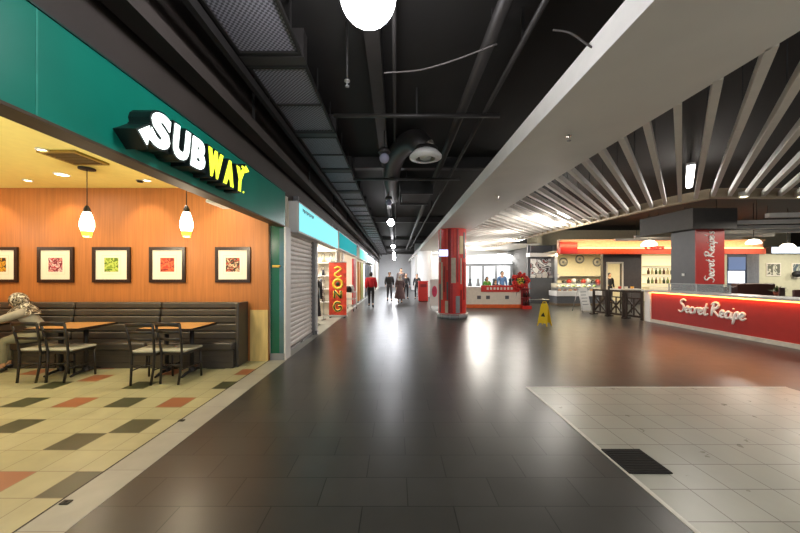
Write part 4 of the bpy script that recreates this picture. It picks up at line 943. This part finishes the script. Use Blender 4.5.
# bottle shelves
t = thing('bottle_shelf', 'bright cream shelf unit of bottles and plants left of the square pillar', 'shelf', (bx(656),18.8,0))
x0, x1 = bx(642), bx(690)
MB().box(x0,x1,18.9,18.98,0,2.7).build('back_panel', glow('shelf_back_glow','f3e9c6',.5), t)
for z in (1.0,1.55,2.05): MB().box(x0,x1,18.5,18.9,z,z+.05).build('shelf_board', CREAM, t)
MB().box(x0,x1,18.35,18.9,.0,.85).build('cabinet', CREAM, t)
for ri, z in enumerate((1.05,1.6)):
    for k in range(9):
        c = (k+ri*2) % 4; x = x0+.18+.23*k
        MB().lathe([(0,0),(.07,0),(.07,.18),(.03,.27),(.03,.36),(0,.36)], (x,18.65,z), 10).build('bottle', mat('shelf_bottle_%d'%c, ['39402a','6f7d46','5a3a22','c2b68c'][c], .2), label='%s bottle, %s along the %s shelf left of the square pillar' % (['dark green','green','brown','pale'][c], ['first','second','third','fourth','fifth','sixth','seventh','eighth','ninth'][k], ['lower','upper'][ri]), cat='bottle', group='bottles on the bright cafe shelves')
# lattice screens
LATT = mat('lattice_wood','2e2119',.45,var=.2)
pa, pb = Vector((8.28*.97,12.75,0)), Vector((8.44,10.75,0))
a_ = fl(593,314); b_ = fl(644,320.8); pa = Vector((*a_,0)); pb = Vector((*b_,0)); ad = (pb-pa); L3 = ad.length/3; rz = math.atan2(ad.y, ad.x)
for k, lab in enumerate(('dark wooden lattice screen farthest from the red counter', 'middle dark wooden lattice screen', 'dark wooden lattice screen next to the red counter')):
    c = pa+ad*(k/3)
    t = thing('lattice_screen', lab, 'screen', c, rz, 'lattice screens in line with the red counter')
    W = L3-.03; zt = 1.0
    MB().box(0,.07,-.03,.03,0,zt).box(W-.07,W,-.03,.03,0,zt).box(.07,W-.07,-.03,.03,zt-.07,zt).box(.07,W-.07,-.03,.03,.08,.15).box(.07,W-.07,-.02,.02,.72,.76).build('frame', LATT, t, local=True)
    MB().bar((.07,0,.15),(W-.07,0,.72),.03,.05).bar((.07,.0,.72),(W-.07,.0,.15),.028,.05).bar((W*.5,0,.15),(W*.5,0,.72),.026,.04).build('cross_bars', LATT, t, local=True)
    MB().box(-.02,.09,-.16,.16,0,.04).build('foot', LATT, t, local=True)
t = thing('host_table', 'small pale table behind the lattice screens', 'table', (9.2,12.6,0))
MB().box(-.45,.45,-.3,.3,.95,1.0,bev=.01).build('tabletop', CREAM, t, local=True)
for s in (-1,1):
    for u in (-1,1): MB().tube([(s*.4,u*.25,0),(s*.4,u*.25,.95)], .02, 8).build('leg', DKWOOD, t, local=True)
for k, c in enumerate(('c9483a','efe6d2','e0a03a')):
    MB().lathe([(0,0),(.05,0),(.06,.09),(0,.1)], (8.95+.25*k,12.6,1.0), 12).build('cup', mat('cup_'+c, c, .4), label='%s cup on the small pale table behind the lattice' % ['red','white','yellow'][k], cat='cup')
# ------------------------------------------------------------------ red bar counter
kX = 8.42; y0, y1 = 4.3, 10.65
RBAR = mat('red_bar_front','a8302c',.35,var=.05)
t = thing('bar_counter', 'long red bar counter with white script lettering and glowing top edge', 'counter', (kX+.3,7.5,0))
MB().box(kX+.012,kX+.6,y0,y1-.25,.10,.95).build('front_panel', RBAR, t)
MB().box(kX-.02,kX+.62,y1-.25,y1,.0,1.0).build('end_post', WHITE, t, label='white end post')
MB().box(kX-.10,kX+.7,y0-.05,y1+.02,1.0,1.05,bev=.008).build('worktop', mat('grey_stone_top','b5b3b0',.3,var=.05), t, label='pale grey stone top')
MB().box(kX+.1,kX+.6,y0,y1-.25,.95,1.0).build('top_rail', WHITE, t)
MB().box(kX-.02,kX+.6,y0-.05,y1-.25,0,.10).build('plinth', mat('plinth_white','cfc9bc',.5), t, label='off white plinth')
MB().box(kX+.02,kX+.05,y0,y1-.26,.965,.985).build('light_strip', glow('warm_edge','ffb35a',6), t, label='warm light strip under the top')
lamp('bar_edge_light', 'AREA', (kX-.035,(y0+y1)/2-.1,.985), 18, 'ff9a48', .05, (0,math.radians(12),0), sy=6.2)
SCRIPT = dict(
 S=(.62,[[(.58,.88),(.42,1.0),(.2,.92),(.18,.72),(.42,.52),(.46,.22),(.25,0),(0,.12)]]), e=(.38,[[(0,.18),(.2,.24),(.27,.38),(.14,.47),(.03,.3),(.06,.08),(.2,.0),(.38,.14)]]),
 c=(.34,[[(.28,.38),(.16,.46),(.02,.28),(.06,.05),(.2,.0),(.36,.14)]]), r=(.32,[[(.02,.46),(.06,.24),(.04,0)],[(.05,.22),(.16,.42),(.30,.42),(.30,.34)]]),
 t=(.36,[[(.2,.85),(.12,.4),(.12,.08),(.22,0),(.36,.12)],[(-.04,.5),(.32,.54)]]), R=(.62,[[(.14,.95),(.08,.5),(.05,0)],[(-.05,.82),(.2,1.0),(.46,.88),(.38,.62),(.1,.5),(.32,.26),(.58,0)]]),
 i=(.2,[[(.03,.44),(.02,.12),(.08,.0),(.2,.12)],[(.10,.64),(.14,.70)]]), p=(.36,[[(.04,.46),(.03,0),(-.02,-.38)],[(.03,.26),(.15,.46),(.29,.36),(.24,.06),(.06,.06)]]), s=(.3,[[(.26,.42),(.12,.46),(.08,.32),(.24,.18),(.16,.02),(0,.06)]]))
def script(txt, s, fn, r, parent, mt):
    u = 0
    for ch in txt:
        if ch == ' ': u += .22; continue
        if ch == "'": 
            MB().tube([fn(u*s+.02*s, .95*s), fn(u*s-.02*s, .75*s)], r, 6).build('apostrophe', mt, parent); u += .12; continue
        adv, ls = SCRIPT[ch]; m = MB()
        for l in ls:
            pts = [fn((u+a)*s+b*s*.12, b*s) for a, b in [(p.x, p.y) for p in smooth_pts([(a,b,0) for a,b in l], 4)]]
            n = len(pts); m.tube(pts, [r*(.75+.5*math.sin(math.pi*i/(n-1))) for i in range(n)], 7)
        m.build('script_letter', mt, parent); u += adv
    return u*s
LTW = mat('letter_white','f2ece0',.4,var=.02,emit=.25,ecol='fff4e0')
LTW2 = mat('letter_plain_white','fdfaf4',.4,var=.02)
script('Secret Recipe', .37, lambda u, v: Vector((kX+.004, 9.40-u, .47+v-.01*u)), .027, t, LTW2)
# glass sheet and post on the counter
t = thing('glass_screen', 'clear low glass screen with pale edge on the bar counter before the pillar', 'glass divider', (kX+.5,9.6,1.05))
MB().box(kX+.49,kX+.5,8.4,10.3,1.05,1.27).build('pane', GLASS, t); MB().box(kX+.48,kX+.51,8.4,10.3,1.27,1.285).build('top_edge', STEEL, t)
for y in (8.4,9.35,10.29): MB().box(kX+.48,kX+.51,y-.008,y+.008,1.05,1.27).build('edge_clip', STEEL, t)
# ------------------------------------------------------------------ square pillar
X0 = 9.2; Y0 = X0*F/(695-VX); X1 = (723.5-VX)*Y0/F; Y1 = X0*F/(671-VX); ztop = HC+(VY-230)*Y0/F
t = thing('square_pillar', 'square pillar with a grey side and a red lettered front behind the bar counter', 'pillar', ((X0+X1)/2,(Y0+Y1)/2,0))
MB().box(X0,X1,Y0,Y1,0,ztop+.4).build('shaft', DKGREY, t)
MB().box(X0,X1,Y0-.03,Y0,1.27,ztop).build('red_panel', mat('pillar_red','b8352f',.4,var=.05), t, label='red panel facing the camera')
MB().box(X0-.35,X1+.1,Y0-.3,Y1+.9,ztop,ztop+.62).build('capital', mat('capital_dark','37332f',.6), t, label='dark boxed capital')
MB().box(X0-.02,X0,Y0+.35,Y0+.43,1.52,1.6).build('switch', WHITE, t, label='small white switch')
script("Secret Recipe's", .295, lambda u, v: Vector((X0+.55-v, Y0-.034, 1.32+u)), .019, t, LTW2)
# ------------------------------------------------------------------ dome pendants
DOME = glow('dome_glow','fff4dc',3.2)
for px, py, Y, lab in ((649,246,14.0,'white dome pendant lamp left of the square pillar'), (753.5,244,11.8,'white dome pendant lamp just right of the square pillar'), (787.5,248,12.8,'white dome pendant lamp nearest the right picture edge')):
    p = at(px, py, Y); r = 8.7*Y/F/math.sqrt(1+((px-VX)/F)**2)
    t = thing('dome_lamp', lab, 'lamp', p, 0, 'dome pendant lamps over the cafe seats')
    MB().lathe([(0,0),(r*.95,.0),(r,.03),(r*.92,r*.4),(r*.6,r*.75),(0,r*.9)], (0,0,0), 28).build('dome', DOME, t, local=True)
    MB().tube([(0,0,r*.88),(0,0,ZC-p[2])], .012, 6).build('cord', BLACK, t, local=True)
    lamp('dome_light', 'SPOT', (p[0],p[1],p[2]-.03), 60, 'fff0d0', .15, (0,0,0), 150)
# ------------------------------------------------------------------ seating area behind the counter
BRS = mat('brown_leather','3f2520',.4,var=.15)
Yb = 12.5; ex = lambda px: (px-VX)*Yb/F; ez = lambda py: HC+(VY-py)*Yb/F
t = thing('booth_sofa', 'long dark brown booth sofa behind the bar counter', 'sofa', (ex(755),Yb,0))
MB().box(ex(737),ex(776),Yb,Yb+.25,.1,ez(283.5),bev=.04).build('backrest', BRS, t); MB().box(ex(737),ex(776),Yb+.25,Yb+.8,.1,.45,bev=.03).build('seat', BRS, t)
MB().box(ex(737)+.05,ex(776)-.05,Yb+.05,Yb+.75,0,.1).build('base', BLACK, t)
for px, c, lab in ((741,'b9b0a8','pale cushion on the left end of the booth sofa'), (752,'a33a30','red cushion on top of the booth sofa'), (764,'6d3b34','dusky cushion on the right of the booth sofa')):
    MB().ball((ex(px),Yb+.38,.45+.23), .22, (1,.45,1), 0, 14).build('cushion', cloth('cushion_'+c, c), label=lab, cat='cushion')
def bchair(x, y, rz, lab):
    t = thing('dining_chair', lab, 'chair', (x,y,0), rz, 'dark dining chairs behind the bar counter')
    MB().box(-.21,.21,-.2,.22,.44,.5,bev=.02).build('seat', BRS, t, local=True); MB().box(-.2,.2,-.25,-.2,.5,1.12,bev=.02).build('backrest', BRS, t, local=True)
    for a in (-1,1):
        for b in (-1,1): MB().tube([(a*.18,b*.18,0),(a*.17,b*.17,.44)], .018, 8).build('leg', DKWOOD, t, local=True)
bchair((790-VX)*9.4/F, 9.4, 0, 'dark brown dining chair nearest the right picture edge'); bchair((772-VX)*11.0/F, 11.0, .4, 'dark brown dining chair right of the booth sofa'); bchair((732-VX)*11.4/F, 11.4, 2.6, 'dark brown dining chair close to the red pillar panel')
p = at(778,290,11.6)
t = thing('dining_table', 'dark dining table holding the potted plant behind the counter', 'table', (p[0],p[1],0))
MB().box(-.5,.5,-.35,.35,.72,.76,bev=.01).build('tabletop', DKWOOD, t, local=True); MB().tube([(0,0,.03),(0,0,.72)], .04, 10).lathe([(0,0),(.25,0),(.2,.03),(0,.03)]).build('pedestal', BLACK, t, local=True)
t = thing('potted_plant', 'small dark leafy plant on the dining table behind the counter', 'plant', (p[0],p[1],.76))
MB().lathe([(0,0),(.09,0),(.12,.18),(.10,.18),(.09,.15),(0,.15)]).build('pot', mat('terracotta_pot','7a3b28',.6), t, local=True)
m = MB(); R.seed(9)
for k in range(40):
    a = R.random()*6.283; e = R.random()*1.2+.2; L = .2+.14*R.random(); d = Vector((math.cos(a)*math.cos(e), math.sin(a)*math.cos(e), math.sin(e)))
    b = Vector((0,0,.15)); s_ = d.cross(Vector((0,0,1))).normalized()*.035
    m.quad([b, b+d*L*.55+s_, b+d*L, b+d*L*.55-s_])
m.build('leaves', mat('leaf_dark_green','3c4a2a',.5,var=.3), t, local=True)
# back wall of the seating area
SAGE = mat('sage_cream_wall','c9c6a8',.6,var=.04)
Yw = 15.95
struct('wall_seating', slab(cxp(760), 24, Yw, Yw+.2, 0, 2.62).box(cxp(725),cxp(728),Yw,Yw+.2,0,2.62), SAGE)
t = thing('signboard', 'bright blue white lit signboard above the sage wall', 'sign', (cxp(785),Yw-.1,2.6)); MB().box(cxp(770),cxp(830),Yw-.1,Yw+.2,2.62,2.98).build('casing', DKGREY, t); MB().box(cxp(770.5),cxp(829),Yw-.13,Yw-.1,2.65,2.95).build('lit_face', glow('bluewhite_glow','dfeefa',1.5), t)
def wpic(xa, xb, ya, yb_, cols, lab):
    t = thing('wall_picture', lab, 'picture', (cxp((xa+xb)/2),Yw,czp(yb_)))
    MB().box(cxp(xa),cxp(xb),Yw-.03,Yw,czp(yb_),czp(ya)).build('frame', CREAM, t); MB().box(cxp(xa)+.05,cxp(xb)-.05,Yw-.035,Yw-.03,czp(yb_)+.05,czp(ya)-.05).build('picture', blotch('wp_%d'%xa, cols, 2.2), t)
wpic(767, 781.5, 263, 276, ['5f5f50','c9c6b0','3f4038'], 'dark flower picture in two panels on the sage wall'); wpic(792.5, 803, 263, 278, ['4a5a62','b9bda8','2f3438'], 'dark picture cut off by the right picture edge')
MB().ball((cxp(794),Yw-.16,czp(274)), .16, (1,1,1)).build('wall_clock', BLACK, label='round black object on the sage wall by the right edge', cat='ornament')
t = thing('window_display', 'lit window with a dark blue screen above it right of the square pillar', 'shop window', (cxp(738),Yw,0))
MB().box(cxp(728),cxp(748),Yw,Yw+.2,0,2.62).build('frame', mat('navy_frame','2b3140',.4), t)
MB().box(cxp(729.5),cxp(746),Yw-.03,Yw,czp(270),czp(257)).build('screen', glow('blue_screen_glow','5c6c8c',.7), t); MB().box(cxp(729),cxp(745.5),Yw-.02,Yw,czp(283),czp(271)).build('pane', glow('daylight_pane','dfe8f7',1.3), t)
t = thing('curtain', 'pale grey curtain panel between the lit window and the sage wall', 'curtain', (cxp(754),Yw,0))
m = MB(); n = 24
for k in range(n):
    xa = cxp(748)+(cxp(760)-cxp(748))*k/n; xb = cxp(748)+(cxp(760)-cxp(748))*(k+1)/n; ya = Yw+.05*math.sin(k*1.6); yb2 = Yw+.05*math.sin((k+1)*1.6)
    m.quad([(xa,ya,.02),(xb,yb2,.02),(xb,yb2,2.6),(xa,ya,2.6)]); m.quad([(xa,ya+.02,.02),(xb,yb2+.02,.02),(xb,yb2+.02,2.6),(xa,ya+.02,2.6)])
m.build('drape', cloth('curtain_grey','9a9da2'), t); MB().tube([(cxp(747),Yw+.01,2.6),(cxp(761),Yw+.01,2.6)], .02, 8).build('rail', STEEL, t)
# slanting ceiling fins over the seating area
for k in range(7):
    y = 7.4+1.25*k
    t = thing('ceiling_fin', 'pale ceiling fin over the seating area, %s from the curved beam' % ['nearest','second','third','fourth','fifth','sixth','farthest'][k], 'ceiling bar', (11.5,y,ZB), 0, 'ceiling fins over the seating area')
    MB().bar((10.6,y+.35,ZB+.05),(16,y-.3,ZB+.05),.12,.12).build('fin', BAF, t)
    MB().tube([(11.5,y+.15,ZB+.1),(11.5,y+.15,ZC)], .008, 6).build('rod', BLACK, t); MB().tube([(14.5,y-.1,ZB+.1),(14.5,y-.1,ZC)], .008, 6).build('rod', BLACK, t)
for x, y, lab in ((7.2,6.52,'small spotlight on the curved beam above the bar counter'), (8.4,6.52,'second small spotlight on the curved beam above the bar counter')):
    t = thing('spot_lamp', lab, 'light', (x,y,ZB)); MB().lathe([(0,0),(.06,0),(.06,.004),(0,.004)], (x,y,ZB-.03), 16).build('lens', DL, t); MB().lathe([(.06,-.005),(.08,-.005),(.08,.1),(.0,.1)], (x,y,ZB-.03), 16).build('body', WHITE, t)
# floor hatch mat
t = thing('floor_mat', 'small square black mat at the edge of the pale tiles', 'mat', (1.98,2.62,.001))
MB().box(1.815,2.155,2.45,2.79,.001,.012,bev=.003).build('mat_body', mat('mat_black','15130f',.9,var=.2,scale=60,bump=.3), t)
m = MB()
for k in range(9): m.box(1.835,2.135,2.475+.034*k,2.487+.034*k,.012,.016)
m.build('ribs', mat('mat_rib','1f1c16',.9), t)
# added fill lights without fittings, brightening the soffit, baffles and cafe side
for x, y, p in ((4.5,1.5,16),(4.8,-1.5,16),(5.0,5.0,36),(4.3,9.0,45),(4.4,12.0,45),(4.5,16.5,90),(5,20.0,190),(4,24,260),(9,3,25),(11,8.3,60),(11.5,12.2,90),(15,13.5,110),(19.3,13.8,110),(22.3,13.8,110)):
    if 9 <= y and x < 8: lamp('fill_light', 'POINT', (x,y,2.85), p, 'fff8ee', .3)
    else: lamp('fill_light', 'AREA', (x,y,3.16), p, 'fff6e8', .9)
lamp('rear_fill', 'POINT', (3.7,-.8,2.75), 30, 'fff6ea', .2)  # unseen point lamp added to brighten the soffit and near baffles
for y in (20,28,36): lamp('end_fill', 'AREA', (-.5,y,3.3), 260, 'f6f8ff', 2.5)  # fill without fittings, added to brighten the far end of the walkway
for y in (-1.0,): globe(y, True, 'extra unseen globe lamp behind the camera, added to light the foreground')  # extra lamp out of frame, added for light on the foreground
EXPOSURE = 0.42
# ================================================================== LIGHT, CAMERA
cd = bpy.data.cameras.new('camera'); co = bpy.data.objects.new('camera', cd); COL.objects.link(co)
co.location = (0,0,HC); co.rotation_euler = (math.pi/2,0,0); cd.sensor_width = 36; cd.lens = F/800*36
cd.shift_x = (400-VX)/800; cd.shift_y = (VY-266.5)/800; cd.clip_start = .05; cd.clip_end = 200
S.camera = co
w = bpy.data.worlds.new('world'); S.world = w; w.use_nodes = True
w.node_tree.nodes['Background'].inputs['Color'].default_value = (.9,.95,1,1); w.node_tree.nodes['Background'].inputs['Strength'].default_value = .55
S.view_settings.view_transform = 'Standard'; S.view_settings.look = 'None'; S.view_settings.gamma = 1; S.view_settings.use_curve_mapping = False
S.view_settings.exposure = EXPOSURE
try:
    S.cycles.use_denoising = True; S.cycles.denoiser = 'OPENIMAGEDENOISE'; S.cycles.max_bounces = 8; S.cycles.sample_clamp_indirect = 6
    S.cycles.caustics_reflective = False; S.cycles.caustics_refractive = False
except Exception: pass
